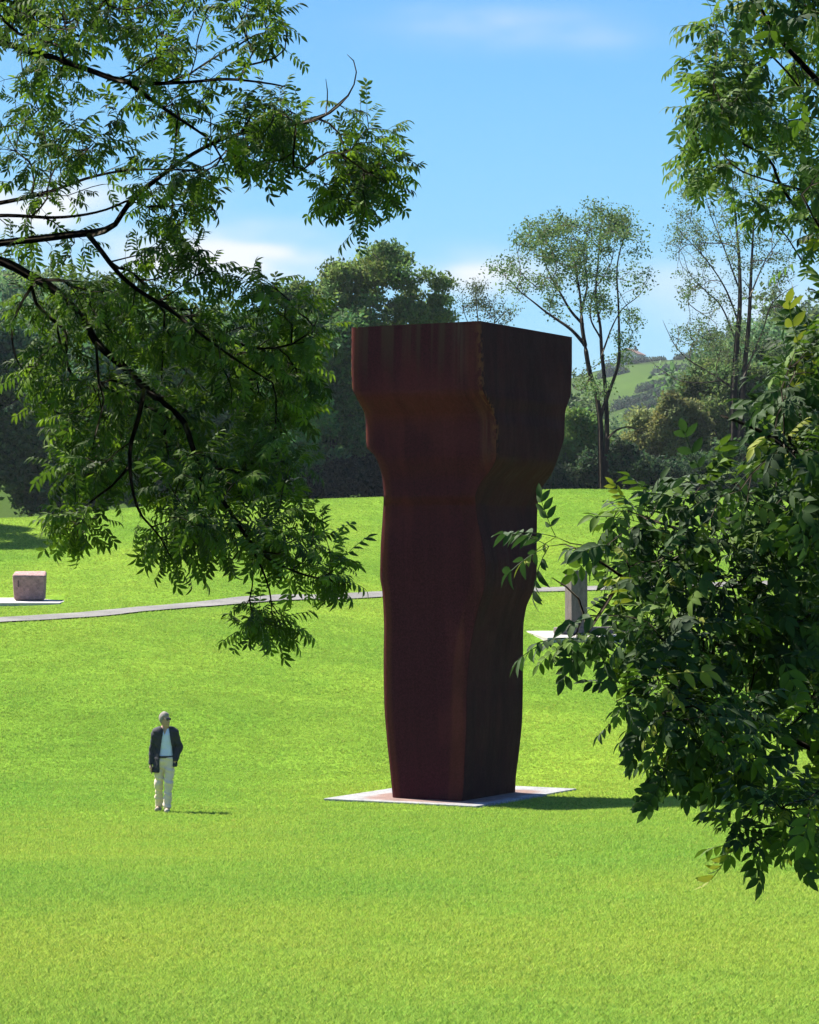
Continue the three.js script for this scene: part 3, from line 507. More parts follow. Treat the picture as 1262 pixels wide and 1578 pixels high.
// a full-leaved tree or bush: blobs [px, py, rx, ry] in the photograph at distance d, given real depth
function leafyTree(s) {
  const R = rng(s.seed), t = thing(s.name, s.label, s.category || 'tree', s.group), m = s.d / F;
  const fx = (s.foot - CX) / F * s.d, fy = height(fx, s.d), top = Math.min(...s.blobs.map(b => b[1]));
  const balls = s.blobs.map(([x, y, rx, ry], i) => { const r = rx * m; return { c: at(x, y, s.d + (R() - .5) * r * 1.3 + (s.deep || 0)), rx: r, ry: ry * m, rz: Math.max(r, ry * m) * .9 }; });
  const area = balls.reduce((a, b) => a + b.rx * b.ry, 0), mats = [], cols = [];
  for (const b of balls) {
    const lumps = [], nl = 4 + Math.round(s.lumps ?? 6);
    for (let i = 0; i < nl; i++) { const v = inBall(R).normalize(); v.multiplyScalar(.66 + .42 * R()); lumps.push({ p: V(b.c.x + v.x * b.rx, b.c.y + v.y * b.ry, b.c.z + v.z * b.rz), r: (.24 + .2 * R()), k: shade(s.color, R, .38) }); }
    const n = Math.round(s.n * b.rx * b.ry / area);
    for (let i = 0; i < n; i++) {
      const l = lumps[Math.floor(R() * nl)], v = inBall(R), q = Math.pow(v.length(), -.45); v.multiplyScalar(q * l.r);
      const p = V(l.p.x + v.x * b.rx, l.p.y + v.y * b.ry * .75, l.p.z + v.z * b.rz);
      const g = gy(p); if (p.y < g + .1) p.y = g + .1 + R() * .4;
      mats.push(randomMat(p, s.size * (.6 + .8 * R()), R)); cols.push(shade([l.k.r, l.k.g, l.k.b], R, .3));
    }
  }
  const trunkTop = V(fx + .2, lerp(fy, balls[0].c.y, .55), -s.d - (s.deep || 0)), limbs = [{ pts: [V(fx, fy - .2, -s.d - (s.deep || 0)), V(fx + .15, lerp(fy, trunkTop.y, .5), -s.d - (s.deep || 0)), trunkTop], r0: s.r ?? .22, r1: (s.r ?? .22) * .6, on: -1 }];
  const G = grow(limbs, balls.flatMap(b => [b.c, ...[0, 1, 2, 3].map(() => { const v = inBall(R); return V(b.c.x + v.x * b.rx * .9, b.c.y + v.y * b.ry * .9, b.c.z + v.z * b.rz * .9); })]), { rnd: R, step: .5, tip: .025, bend: .5, thick: 9 });
  mesh('trunk', tubes(G, () => true, 6, 1), farBark, t);
  instanced('crown', s.tuft || tuftA, farLeaf, mats, cols, t).userData.kind = 'stuff';
  return t;
}
// an open tree whose limbs show: traced limbs, fine leaf tufts at the twig ends
function openTree(s) {
  const R = rng(s.seed), t = thing(s.name, s.label, 'tree', s.group);
  const limbs = s.limbs.map(l => ({ ...l, pts: l.px.map(([x, y], i) => at(x, y, s.d + (l.z0 || 0) + (l.dz || 0) * Math.pow(i / (l.px.length - 1), 1.2))) }));
  const f = limbs[0].pts[0]; f.y = gy(f) - .15;
  const cl = scatter(s.blobs.map(b => [...b.slice(0, 4), b[4] / 3 * (s.more || 1), s.d, s.depth]), R).flatMap(c => [0, 1, 2].map(() => c.clone().add(inBall(R).multiplyScalar(.5))));
  const G = grow(limbs, cl, { rnd: R, step: .3, tip: s.tip || .012, bend: .9, arch: .25, thick: .2, exp: 2.4 });
  mesh('trunk', tubes(G, k => k < G.base && G.limbOf[k] < s.stems, 8, 2), s.bark, t);
  s.limbs.forEach((l, li) => { const lg = tubes(G, k => G.limbOf[k] === li && !(k < G.base && li < s.stems), 5, 1); if (lg) mesh('limb', lg, s.bark, t); });
  const mats = [], cols = [];
  for (const tip of G.tips) { if (R() < (s.bare || 0)) continue; const n = Math.round(s.per * (.4 + 1.2 * R())); let k = tip; for (let i = 0; i < n; i++) { const c = G.P[k], v = inBall(R).multiplyScalar(s.spread); mats.push(randomMat(V(c.x + v.x, c.y + v.y * .8, c.z + v.z), s.size * (.6 + .8 * R()), R)); cols.push(shade(s.color, R, .35)); if (R() < .35 && G.par[k] >= G.base) k = G.par[k]; } }
  instanced('crown', tuftThin, thinLeaf, mats, cols, t).userData.kind = 'stuff';
}
const BG = [
  // left wood edge
  { name: 'woodland_tree', label: 'dark blue-green tree in the wood behind the pink stone block', foot: -40, d: 124, blobs: [[-30, 560, 70, 80], [-50, 680, 80, 90], [40, 610, 55, 80], [30, 720, 65, 75]], color: [.08, .15, .065], n: 4200, size: .75, seed: 101 },
  { name: 'woodland_tree', label: 'dark tree on the crest just past the pink stone block, beside its darker neighbour', foot: 130, d: 126, blobs: [[120, 590, 60, 70], [90, 690, 60, 80], [160, 690, 70, 80], [110, 750, 70, 40]], color: [.075, .145, .055], n: 3600, size: .72, seed: 102 },
  { name: 'woodland_tree', label: 'mid green tree in the wood seen through the hanging leaves above the man', foot: 250, d: 130, blobs: [[250, 570, 70, 70], [220, 670, 70, 80], [290, 680, 70, 80], [250, 740, 80, 45]], color: [.085, .17, .06], n: 3600, size: .72, seed: 103 },
  { name: 'woodland_tree', label: 'mid green tree on the crest between the hanging leaves and the broad oak', foot: 380, d: 132, blobs: [[370, 560, 65, 60], [350, 650, 70, 80], [420, 660, 60, 80], [390, 730, 70, 45]], color: [.08, .15, .04], n: 3600, size: .72, seed: 104 },
  { name: 'oak_tree', label: 'broad spreading tree whose layered crown rises behind the top of the rusted sculpture', foot: 590, d: 128, r: .34,
    blobs: [[590, 402, 62, 24], [648, 432, 40, 17], [545, 425, 46, 22], [485, 438, 46, 16], [452, 458, 30, 16], [560, 455, 52, 18], [632, 468, 50, 18], [505, 482, 52, 20], [610, 492, 70, 20], [660, 486, 40, 14], [550, 510, 70, 24]], color: [.12, .185, .045], n: 2500, size: .5, lumps: 4, tuft: tuftB, seed: 105 },
  { name: 'woodland_tree', label: 'dense dark green tree touching the edge of the rusted sculpture above the black undergrowth', foot: 510, d: 126, blobs: [[490, 540, 60, 50], [545, 560, 50, 60], [470, 620, 60, 70], [540, 640, 55, 60], [500, 690, 60, 40], [600, 600, 60, 90]], color: [.08, .17, .055], n: 5200, size: .62, seed: 106 },
  { name: 'woodland_tree', label: 'tree beyond the pink stone block that throws a shadow onto the grassy bank', foot: -190, d: 100, blobs: [[-175, 640, 90, 66], [-220, 715, 90, 60], [-150, 720, 75, 60], [-165, 560, 60, 50]], color: [.07, .14, .055], n: 2600, size: .6, seed: 120 },
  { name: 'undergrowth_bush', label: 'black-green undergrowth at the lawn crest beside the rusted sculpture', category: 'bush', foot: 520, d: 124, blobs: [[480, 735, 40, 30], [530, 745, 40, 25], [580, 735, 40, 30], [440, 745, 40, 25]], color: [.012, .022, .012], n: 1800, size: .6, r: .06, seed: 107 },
  // right side
  { name: 'woodland_bush', label: 'bright leafy bush between the rusted sculpture and the foot of the tall forked tree', category: 'bush', foot: 880, d: 124, blobs: [[885, 665, 34, 30], [870, 700, 36, 30], [905, 700, 30, 30]], color: [.12, .2, .05], n: 1300, size: .5, r: .07, seed: 110 },
  { name: 'woodland_bush', label: 'low dark bush at the foot of the tall forked tree', category: 'bush', foot: 940, d: 121, blobs: [[880, 738, 45, 18], [945, 728, 40, 30], [985, 720, 40, 36], [1030, 735, 50, 25]], color: [.03, .06, .026], n: 2000, size: .5, r: .06, seed: 111 },
  { name: 'woodland_bush', label: 'yellowish brown bush on the slope right of the tall forked tree', category: 'bush', foot: 1030, d: 136, blobs: [[1030, 665, 46, 36], [1000, 690, 40, 34], [1060, 690, 44, 40], [1040, 640, 30, 24]], color: [.17, .18, .06], n: 2300, size: .5, r: .08, seed: 112 },
  { name: 'woodland_bush', label: 'pale green thicket rising toward the bare tall tree', category: 'bush', foot: 1110, d: 142, blobs: [[1075, 620, 44, 40], [1110, 600, 50, 40], [1150, 600, 50, 44], [1100, 670, 60, 50], [1160, 680, 60, 60]], color: [.11, .17, .05], n: 3400, size: .55, r: .1, seed: 113 },
  { name: 'woodland_tree', label: 'mid green tree behind the dark glossy-leaved tree, under the bare tall tree', foot: 1240, d: 140, blobs: [[1220, 560, 55, 55], [1260, 610, 60, 70], [1210, 660, 60, 70], [1330, 620, 80, 100]], color: [.07, .13, .045], n: 3000, size: .62, r: .14, seed: 114 },
  { name: 'woodland_bush', label: 'dark green shrub on the lawn crest in front of the yellowish brown bush', category: 'bush', foot: 1080, d: 122, blobs: [[1075, 728, 50, 30], [1140, 730, 60, 34], [1210, 735, 60, 34], [1280, 735, 60, 34]], color: [.05, .105, .035], n: 2400, size: .5, r: .06, seed: 115 },
];
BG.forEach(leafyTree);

openTree({ name: 'forked_tree', label: 'tall open forked tree rising behind the right shoulder of the rusted sculpture', d: 120, depth: 3.4, stems: 3, seed: 201, bark: std([.23, .2, .16], { roughness: .95 }), color: [.10, .165, .05], per: 4.8, spread: .42, size: .34, tip: .011,
  limbs: [
    { px: [[928, 735], [926, 690], [924, 640], [917, 600], [909, 575], [902, 535], [897, 503], [895, 467], [890, 430], [880, 380]], r0: .2, r1: .03, on: -1, dz: -1 },
    { px: [[934, 735], [935, 690], [935, 640], [932, 590], [927, 540], [925, 503], [918, 460], [922, 400], [925, 360]], r0: .15, r1: .03, on: -1, dz: 1 },
    { px: [[926, 640], [940, 600], [953, 560], [954, 520], [953, 471], [951, 411], [960, 370], [968, 345]], r0: .1, r1: .02, on: -1, dz: -1.6, z0: .2 },
    { px: [[900, 530], [880, 508], [859, 493], [840, 480], [824, 467], [800, 448], [784, 431]], r0: .1, r1: .015, on: 0, dz: -2 },
    { px: [[898, 500], [880, 480], [863, 451], [848, 425], [838, 399], [832, 370]], r0: .08, r1: .015, on: 0, dz: 1.5 },
    { px: [[895, 480], [905, 440], [900, 400], [905, 350]], r0: .07, r1: .015, on: 0, dz: 2.4 },
    { px: [[910, 580], [900, 598], [892, 602], [884, 596]], r0: .05, r1: .02, on: 0, dz: -.6 },
    { px: [[937, 675], [948, 664], [967, 658], [985, 662], [1007, 655]], r0: .06, r1: .014, on: 1, dz: -1.5 },
    { px: [[928, 545], [945, 500], [960, 475], [985, 455], [1000, 430]], r0: .05, r1: .012, on: 1, dz: 1 },
    { px: [[925, 520], [910, 490], [915, 450], [940, 410], [948, 370]], r0: .05, r1: .012, on: 1, dz: -2 },
  ],
  blobs: [[832, 365, 42, 36, 36], [880, 365, 40, 36, 34], [925, 352, 40, 34, 38], [965, 345, 30, 26, 26], [985, 368, 15, 24, 10], [798, 420, 28, 30, 20], [815, 450, 34, 18, 12], [862, 425, 44, 40, 26], [920, 420, 44, 40, 30], [985, 435, 18, 34, 9], [924, 464, 17, 18, 22], [968, 510, 11, 26, 9], [958, 540, 11, 18, 9], [850, 478, 28, 12, 7], [880, 400, 80, 50, 24], [925, 610, 18, 30, 6], [900, 590, 14, 14, 5]] });
openTree({ name: 'bare_tree', label: 'tall thin-leaved tree with bare slender branches near the dark glossy-leaved tree', d: 134, depth: 4, stems: 2, seed: 202, bark: std([.24, .22, .19], { roughness: .95 }), color: [.09, .14, .045], per: 3.6, spread: .45, size: .32, tip: .011, bare: .3, more: 1.5,
  limbs: [
    { px: [[1130, 745], [1130, 680], [1131, 600], [1135, 535], [1140, 471], [1139, 399], [1134, 340], [1128, 270]], r0: .3, r1: .025, on: -1, dz: -1 },
    { px: [[1138, 745], [1141, 660], [1146, 582], [1154, 495], [1158, 411], [1162, 340], [1168, 290]], r0: .24, r1: .025, on: -1, dz: 1.4 },
    { px: [[1139, 500], [1120, 450], [1102, 419], [1075, 385], [1046, 356]], r0: .07, r1: .012, on: 0, dz: -2 },
    { px: [[1136, 530], [1110, 470], [1086, 447], [1062, 420], [1054, 395]], r0: .06, r1: .012, on: 0, dz: 2 },
    { px: [[1146, 580], [1175, 510], [1190, 467], [1210, 450], [1230, 439]], r0: .06, r1: .012, on: 1, dz: -2 },
    { px: [[1158, 450], [1180, 400], [1200, 370], [1215, 340]], r0: .05, r1: .012, on: 1, dz: 2.5 },
    { px: [[1132, 600], [1110, 585], [1094, 574], [1062, 555], [1042, 535], [1031, 515], [1021, 493]], r0: .055, r1: .012, on: 0, dz: -2.5 },
    { px: [[1110, 586], [1080, 590], [1046, 586], [1019, 570], [1001, 555]], r0: .045, r1: .012, on: 6, dz: -2 },
    { px: [[1137, 440], [1115, 380], [1095, 330], [1085, 290]], r0: .05, r1: .012, on: 0, dz: 1.5 },
  ],
  blobs: [[1060, 345, 28, 34, 26], [1095, 310, 45, 40, 34], [1130, 270, 40, 26, 24], [1058, 385, 26, 24, 18], [1088, 430, 46, 36, 30], [1150, 350, 56, 60, 46], [1200, 395, 40, 60, 34], [1072, 520, 34, 30, 30], [1105, 555, 30, 28, 22], [1185, 470, 40, 40, 24], [1120, 500, 30, 50, 14], [1165, 530, 30, 40, 14]] });
openTree({ name: 'slender_tree', label: 'thin wispy treetop just above the top corner of the rusted sculpture', d: 132, depth: 1.2, stems: 1, seed: 203, bark: std([.14, .13, .11], { roughness: .95 }), color: [.065, .095, .04], per: 3, spread: .4, size: .32, tip: .01,
  limbs: [{ px: [[742, 745], [740, 640], [738, 540], [736, 490], [733, 455], [732, 436]], r0: .12, r1: .014, on: -1 }, { px: [[738, 530], [755, 505], [770, 490], [778, 478]], r0: .04, r1: .012, on: 0 }, { px: [[737, 520], [720, 495], [712, 470]], r0: .035, r1: .012, on: 0 }],
  blobs: [[734, 462, 22, 26, 26], [715, 478, 14, 18, 10], [752, 478, 12, 22, 10], [775, 488, 12, 10, 8], [735, 490, 24, 12, 10]] });

// wooded hillsides far behind: masses nobody could count
function woods(name, label, seed, n, pick, clumps, color, skip) {
  const R = rng(seed), mats = [], cols = [], puff = spray(44, .95, .42, .16, rng(seed + 1));
  for (let i = 0; i < n; i++) {
    const [px, d] = pick(R), x = (px - CX) / F * d, y = height(x, d), r = 2.2 + 2.4 * R(), h = r * (.95 + .6 * R()), c = shade(color, R, .5); if (skip && skip(px, HZ - (y + h * 2.1 - EYE) / d * F)) continue;
    for (let k = 0; k < clumps; k++) { const v = inBall(R).normalize().multiplyScalar(.75 + .3 * R()); mats.push(randomMat(V(x + v.x * r, y + h * .9 + v.y * h, -d + v.z * r), .7 + .9 * R(), R)); cols.push(shade([c.r, c.g, c.b], R, .25)); }
  }
  const m = instanced(numbered(name), puff, farLeaf, mats, cols, scene); tag(m, label, 'woodland', null, 'stuff');
}
woods('wooded_hillside', 'hazy wooded hillside rising behind the wood on the lawn crest', 61, 620, R => [lerp(-420, 660, R()), 175 + 240 * Math.sqrt(R())], 46, [.085, .15, .05]);
woods('wooded_valley', 'bluish far woods below the sunny meadow hill', 62, 330, R => [lerp(845, 1500, R()), 190 + 330 * Math.sqrt(R())], 46, [.085, .15, .05], (px, top) => px > 918 && px < 1085 && top < 642);
// trees and hedges on the far meadow
[[1035, 590, 30, 26, 760, 'big round tree in the middle of the far meadow hill'], [1062, 575, 20, 16, 840, 'dark round tree on the skyline of the far meadow hill, beside the big one'], [1000, 612, 16, 10, 690, 'small hedge tree halfway down the far meadow hill'], [970, 632, 26, 14, 640, 'dark hedge tree at the foot of the far meadow hill'], [1020, 636, 30, 16, 640, 'wide hedge tree below the big round tree of the far meadow hill'], [945, 590, 22, 30, 800, 'dark tree left of the far farmhouse, behind the forked trunk'], [1100, 565, 26, 20, 820, 'treetop on the skyline between the far meadow and the bare tall tree'], [985, 600, 14, 8, 860, 'low hedge shrub just under the far farmhouse'], [1045, 606, 26, 14, 700, 'dark hedge tree on the slope right below the big round tree'], [1012, 575, 12, 8, 900, 'small skyline shrub between the far farmhouse and the big round tree'], [990, 648, 22, 14, 600, 'bushy hedge tree at the very bottom of the far meadow hill'], [1160, 550, 40, 22, 800, 'dark treetop on the skyline behind the trunk of the bare tall tree']].forEach(([x, y, rx, ry, d, label], i) => {
  const R = rng(300 + i), t = thing('hedge_tree', label, 'tree'), m = d / F, c = at(x, y, d), mats = [], cols = [], fy = gy(c);
  for (let k = 0; k < 420; k++) { const v = inBall(R).normalize().multiplyScalar(.6 + .45 * R()); const p = V(c.x + v.x * rx * m, c.y + v.y * ry * m, c.z + v.z * rx * m); if (p.y < gy(p)) p.y = gy(p) + .3; mats.push(randomMat(p, 1.2 + 1.2 * R(), R)); cols.push(shade([.035, .065, .035], R)); }
  instanced('crown', tuftB, farLeaf, mats, cols, t).userData.kind = 'stuff';
  mesh('trunk', new THREE.CylinderGeometry(.25, .45, Math.max(1, c.y - fy), 7).translate(c.x, (c.y + fy) / 2, c.z), farBark, t);
});
{ // farmhouse on the far hill
  const d = 905, p = at(971, 573, d), t = thing('farmhouse', 'small white farmhouse with a brown roof on the far hilltop', 'house'); t.position.set(p.x, gy(p) - .3, p.z); t.rotation.y = -.5;
  const W = 7.6, H = 4.2, L = 6, sh = new THREE.Shape([[-W / 2, 0], [W / 2, 0], [W / 2, H], [0, H + 1.9], [-W / 2, H]].map(a => new THREE.Vector2(...a)));
  mesh('wall', new THREE.ExtrudeGeometry(sh, { depth: L, bevelEnabled: false }).translate(0, 0, -L / 2), std([.62, .57, .52]), t);
  const roofM = std([.2, .105, .075], { roughness: .9 });
  for (const s of [-1, 1]) { const len = Math.hypot(W / 2 + .7, 2.2), g = new THREE.BoxGeometry(len, .25, L + 1.2); g.translate(-len / 2 * -s, 0, 0); g.rotateZ(-s * Math.atan2(1.9, W / 2)); g.translate(0, H + 2.05, 0); mesh('roof', g, roofM, t); }
  const dark = std([.05, .05, .055], { roughness: .3 });
  for (const [x, y, w, h] of [[-2, 2.5, .9, 1.2], [0, 2.5, .9, 1.2], [2, 2.5, .9, 1.2], [-2, .5, .9, 1.2], [2, .5, .9, 1.2], [0, .02, 1, 2]]) mesh(y < .1 ? 'door' : 'window', new THREE.BoxGeometry(w, h, .1).translate(x, y + h / 2, L / 2 + .03), dark, t);
  mesh('chimney', new THREE.BoxGeometry(.7, 1.6, .7).translate(1.6, H + 2, -1), std([.4, .3, .25]), t);
}

// ------------------------------------------------------------ pink stone block and grey pillar on their slabs
const stoneTex = (base, seed) => tex(512, 512, (u, v) => { const a = fbm(u * 9 + seed, v * 9, 4), b = fbm(u * 90 + seed, v * 90, 2), s = hash2(Math.floor(u * 300) + seed, Math.floor(v * 300)); const k = 1 + .9 * (a - .5) + .6 * (b - .5) + (s > .9 ? .3 : s < .1 ? -.35 : 0); return base.map(c => c * k); });
function jitter(g, amp, sc, seed) { const P = g.attributes.position; for (let i = 0; i < P.count; i++) { const x = P.getX(i), y = P.getY(i), z = P.getZ(i), n = (k) => (fbm(x * sc + k + seed, y * sc + z * sc * .7 + k, 3) - .5) * amp; P.setXYZ(i, x + n(1), y + n(9), z + n(17)); } g.computeVertexNormals(); return g; }
{
  const d = 78.5, p = at(46, 930, d), w = 50 / F * d, h = 45 / F * d;
  const y0 = height(p.x, d) + .06;
  const t = thing('stone_block', 'rough pink granite block with chamfered corners on a pale slab by the path', 'sculpture'); t.position.set(p.x, y0, -d); t.rotation.y = .1;
  const g = new RoundedBoxGeometry(w, h, w * .95, 6, .07), P = g.attributes.position;
  for (let i = 0; i < P.count; i++) { let y = P.getY(i) + h / 2; const z = P.getZ(i), x = P.getX(i); if (y > h * .5) y -= (z + w / 2) * .13 * (y / h); const pinch = y < .16 ? (1 - (0.16 - y) * .7) : 1; P.setXYZ(i, x * pinch, y, z * pinch); }
  const gran = new THREE.MeshStandardMaterial({ map: stoneTex([.40, .23, .215], 4), roughness: .85, bumpMap: stoneTex([.5, .5, .5], 8), bumpScale: .035 });
  mesh('block', jitter(g, .06, 3.4, 3), gran, t);
  mesh('slot', new RoundedBoxGeometry(.045, .2, .05, 2, .02).translate(-w * .33, h * .56, w * .475 - .012), std([.12, .07, .07]), t);
  const sl = new RoundedBoxGeometry(2.9, .2, 3.2, 2, .02); sl.rotateX(.035); sl.translate(p.x - .35, y0 - .11, -d);
  tag(mesh('stone_slab', sl, new THREE.MeshStandardMaterial({ map: stoneTex([.36, .345, .325], 2), roughness: .9 })), 'pale flat slab under the pink granite block', 'slab');
}
{
  const d = 72.5, p = at(888, 980, d), y0 = height(p.x, d) + .05, s = d / F;
  const m = new THREE.MeshStandardMaterial({ map: stoneTex([.115, .09, .085], 6), roughness: .75, bumpMap: stoneTex([.5, .5, .5], 3), bumpScale: .01 });
  const t = thing('pillar_sculpture', 'grey-brown square pillar rising from a low dark bar, half hidden by dark leaves', 'sculpture'); t.position.set(p.x, y0, -d); t.rotation.y = .42;
  mesh('pillar', jitter(new RoundedBoxGeometry(.5, 1.58, .42, 4, .03), .02, 3, 2).translate(0, .79 + .17, 0), m, t);
  mesh('bar', jitter(new RoundedBoxGeometry(2.7, .19, .5, 4, .03), .015, 3, 5).translate(.75, .097, .02), m, t);
  const sl = new RoundedBoxGeometry(3.6, .16, 2.4, 2, .02); sl.rotateX(.05); sl.rotateY(.2); sl.translate(p.x + .65, y0 - .075, -d);
  tag(mesh('stone_slab', sl, new THREE.MeshStandardMaterial({ map: stoneTex([.33, .315, .295], 12), roughness: .9 })), 'pale flat slab under the grey-brown pillar, behind dark leaves', 'slab');
}

// ------------------------------------------------------------ the walking man
function surfaceNet(f, lo, hi, c) {
  const nx = Math.ceil((hi[0] - lo[0]) / c) + 1, ny = Math.ceil((hi[1] - lo[1]) / c) + 1, nz = Math.ceil((hi[2] - lo[2]) / c) + 1, S = new Float32Array(nx * ny * nz), id = (i, j, k) => i + nx * (j + ny * k);
  for (let k = 0; k < nz; k++) for (let j = 0; j < ny; j++) for (let i = 0; i < nx; i++) S[id(i, j, k)] = f(lo[0] + i * c, lo[1] + j * c, lo[2] + k * c);
  const vi = new Int32Array(nx * ny * nz).fill(-1), pos = [], idx = [];
  for (let k = 0; k < nz - 1; k++) for (let j = 0; j < ny - 1; j++) for (let i = 0; i < nx - 1; i++) {
    let sx = 0, sy = 0, sz = 0, n = 0; const v = [];
    for (let q = 0; q < 8; q++) v.push(S[id(i + (q & 1), j + (q >> 1 & 1), k + (q >> 2))]);
    for (let a = 0; a < 8; a++) for (const b of [a | 1, a | 2, a | 4]) if (b !== a && (v[a] < 0) !== (v[b] < 0)) { const t = v[a] / (v[a] - v[b]); sx += lerp(a & 1, b & 1, t); sy += lerp(a >> 1 & 1, b >> 1 & 1, t); sz += lerp(a >> 2, b >> 2, t); n++; }
    if (n) { vi[id(i, j, k)] = pos.length / 3; pos.push(lo[0] + (i + sx / n) * c, lo[1] + (j + sy / n) * c, lo[2] + (k + sz / n) * c); }
  }
  const quad = (a, b, c2, d, flip) => { if (a < 0 || b < 0 || c2 < 0 || d < 0) return; flip ? idx.push(a, c2, b, a, d, c2) : idx.push(a, b, c2, a, c2, d); };
  for (let k = 1; k < nz - 1; k++) for (let j = 1; j < ny - 1; j++) for (let i = 1; i < nx - 1; i++) {
    const s = S[id(i, j, k)] < 0;
    if (s !== S[id(i + 1, j, k)] < 0) quad(vi[id(i, j - 1, k - 1)], vi[id(i, j, k - 1)], vi[id(i, j, k)], vi[id(i, j - 1, k)], !s);
    if (s !== S[id(i, j + 1, k)] < 0) quad(vi[id(i - 1, j, k - 1)], vi[id(i - 1, j, k)], vi[id(i, j, k)], vi[id(i, j, k - 1)], !s);
    if (s !== S[id(i, j, k + 1)] < 0) quad(vi[id(i - 1, j - 1, k)], vi[id(i, j - 1, k)], vi[id(i, j, k)], vi[id(i - 1, j, k)], !s);
  }
  const g = new THREE.BufferGeometry(); g.setAttribute('position', new THREE.Float32BufferAttribute(pos, 3)); g.setIndex(idx); g.computeVertexNormals(); return g;
}
const cap = (p, a, b, ra, rb) => { const ax = p[0] - a[0], ay = p[1] - a[1], az = p[2] - a[2], bx = b[0] - a[0], by = b[1] - a[1], bz = b[2] - a[2], h = clamp((ax * bx + ay * by + az * bz) / (bx * bx + by * by + bz * bz), 0, 1); return Math.hypot(ax - bx * h, ay - by * h, az - bz * h) - lerp(ra, rb, h); };
const ell = (p, c, r) => { const x = (p[0] - c[0]) / r[0], y = (p[1] - c[1]) / r[1], z = (p[2] - c[2]) / r[2], k = Math.hypot(x, y, z); return (k - 1) * Math.min(...r); };
const smin = (a, b, k) => { const h = Math.max(k - Math.abs(a - b), 0) / k; return Math.min(a, b) - h * h * k * .25; };
const sminAll = (l, k) => l.reduce((a, b) => smin(a, b, k));
{
  const px = 255, d = 46.3, x = (px - CX) / F * d, t = thing('person', 'man in dark jacket, pale blue shirt, beige trousers and sunglasses strolling on the lawn', 'person');
  t.position.set(x, height(x, d) - .01, -d); t.scale.set(.93, 1, .95);
  // joints; +x is the photograph's right, +z towards the camera
  const J = { hipL: [-.09, .90, 0], kneeL: [-.115, .49, .0], ankL: [-.13, .09, -.16], toeL: [-.155, .045, .0], hipR: [.085, .90, .01], kneeR: [.075, .49, .12], ankR: [.05, .09, .16], toeR: [.065, .04, .33],
    shL: [-.18, 1.375, -.02], elL: [-.245, 1.10, -.04], wrL: [-.265, .84, .03], shR: [.18, 1.375, -.02], elR: [.265, 1.13, -.07], wrR: [.19, .90, .05], hdR: [.155, .83, .07] };
  const yaw = .85, cy = Math.cos(yaw), sy = Math.sin(yaw), HC = [.005, 1.615, .015];
  const hd = p => [(p[0] - HC[0]) * cy - (p[2] - HC[2]) * sy, p[1] - HC[1], (p[0] - HC[0]) * sy + (p[2] - HC[2]) * cy]; // into head space, face towards +z
  const skull = h => {
    let s = smin(ell(h, [0, .025, -.012], [.076, .098, .094]), ell(h, [0, -.055, .022], [.056, .07, .066]), .05); // cranium, jaw
    s = smin(s, cap(h, [0, .012, .085], [0, -.03, .108], .010, .015), .018); // nose
    s = smin(s, ell(h, [0, -.068, .083], [.026, .012, .012]), .012); s = smin(s, ell(h, [0, -.105, .068], [.026, .02, .02]), .03); // lips, chin
    s = Math.max(s, -ell(h, [0, -.068, .099], [.022, .003, .012]));
    for (const q of [-1, 1]) { s = smin(s, ell(h, [q * .078, -.005, -.008], [.011, .032, .02]), .012); s = Math.max(s, -ell(h, [q * .032, .018, .1], [.016, .011, .02])); s = smin(s, ell(h, [q * .032, .018, .078], [.013, .011, .012]), .004); s = smin(s, cap(h, [q * .016, .04, .083], [q * .05, .038, .07], .009, .007), .015); }
    return s;
  };
  const torso = (p, e) => sminAll([ell(p, [0, 1.26, -.01], [.165 + e, .24 + e, .115 + e]), ell(p, [0, .98, 0], [.15 + e, .15 + e, .11 + e]), cap(p, [-.14, 1.365, -.02], [.14, 1.365, -.02], .062 + e, .062 + e), cap(p, [0, 1.44, -.02], [-.15, 1.385, -.02], .04 + e, .035 + e), cap(p, [0, 1.44, -.02], [.15, 1.385, -.02], .04 + e, .035 + e)], .08);
  const armL = (p, e) => smin(cap(p, J.shL, J.elL, .055 + e, .042 + e), cap(p, J.elL, J.wrL, .042 + e, .029 + e), .03), armR = (p, e) => smin(cap(p, J.shR, J.elR, .055 + e, .042 + e), cap(p, J.elR, J.wrR, .042 + e, .029 + e), .03);
  const legL = (p, e) => smin(cap(p, J.hipL, J.kneeL, .083 + e, .052 + e), cap(p, J.kneeL, J.ankL, .052 + e, .036 + e), .03), legR = (p, e) => smin(cap(p, J.hipR, J.kneeR, .083 + e, .052 + e), cap(p, J.kneeR, J.ankR, .052 + e, .036 + e), .03);
  const W = J.wrL, palm = [W[0], W[1] - .05, W[2] + .02];
  const handL = p => { let s = ell(p, [W[0], W[1] - .055, W[2] + .018], [.022, .05, .038]); s = smin(s, cap(p, W, palm, .026, .024), .02);
    for (let i = 0; i < 4; i++) { const z = W[2] - .012 + i * .02, L = [.06, .072, .076, .066][i], a = [W[0], W[1] - .095, z], b = [W[0] + .006, W[1] - .095 - L * .55, z + .006], c = [W[0] + .022, W[1] - .095 - L, z + .008]; s = smin(s, Math.min(cap(p, a, b, .0095, .0085), cap(p, b, c, .0085, .007)), .006); }
    return smin(s, Math.min(cap(p, [W[0], W[1] - .03, W[2] + .045], [W[0] + .014, W[1] - .07, W[2] + .068], .011, .0095), cap(p, [W[0] + .014, W[1] - .07, W[2] + .068], [W[0] + .02, W[1] - .1, W[2] + .066], .0095, .008)), .012); };
  const handR = p => sminAll([ell(p, J.hdR, [.036, .05, .026]), cap(p, J.wrR, J.hdR, .026, .026)], .02);
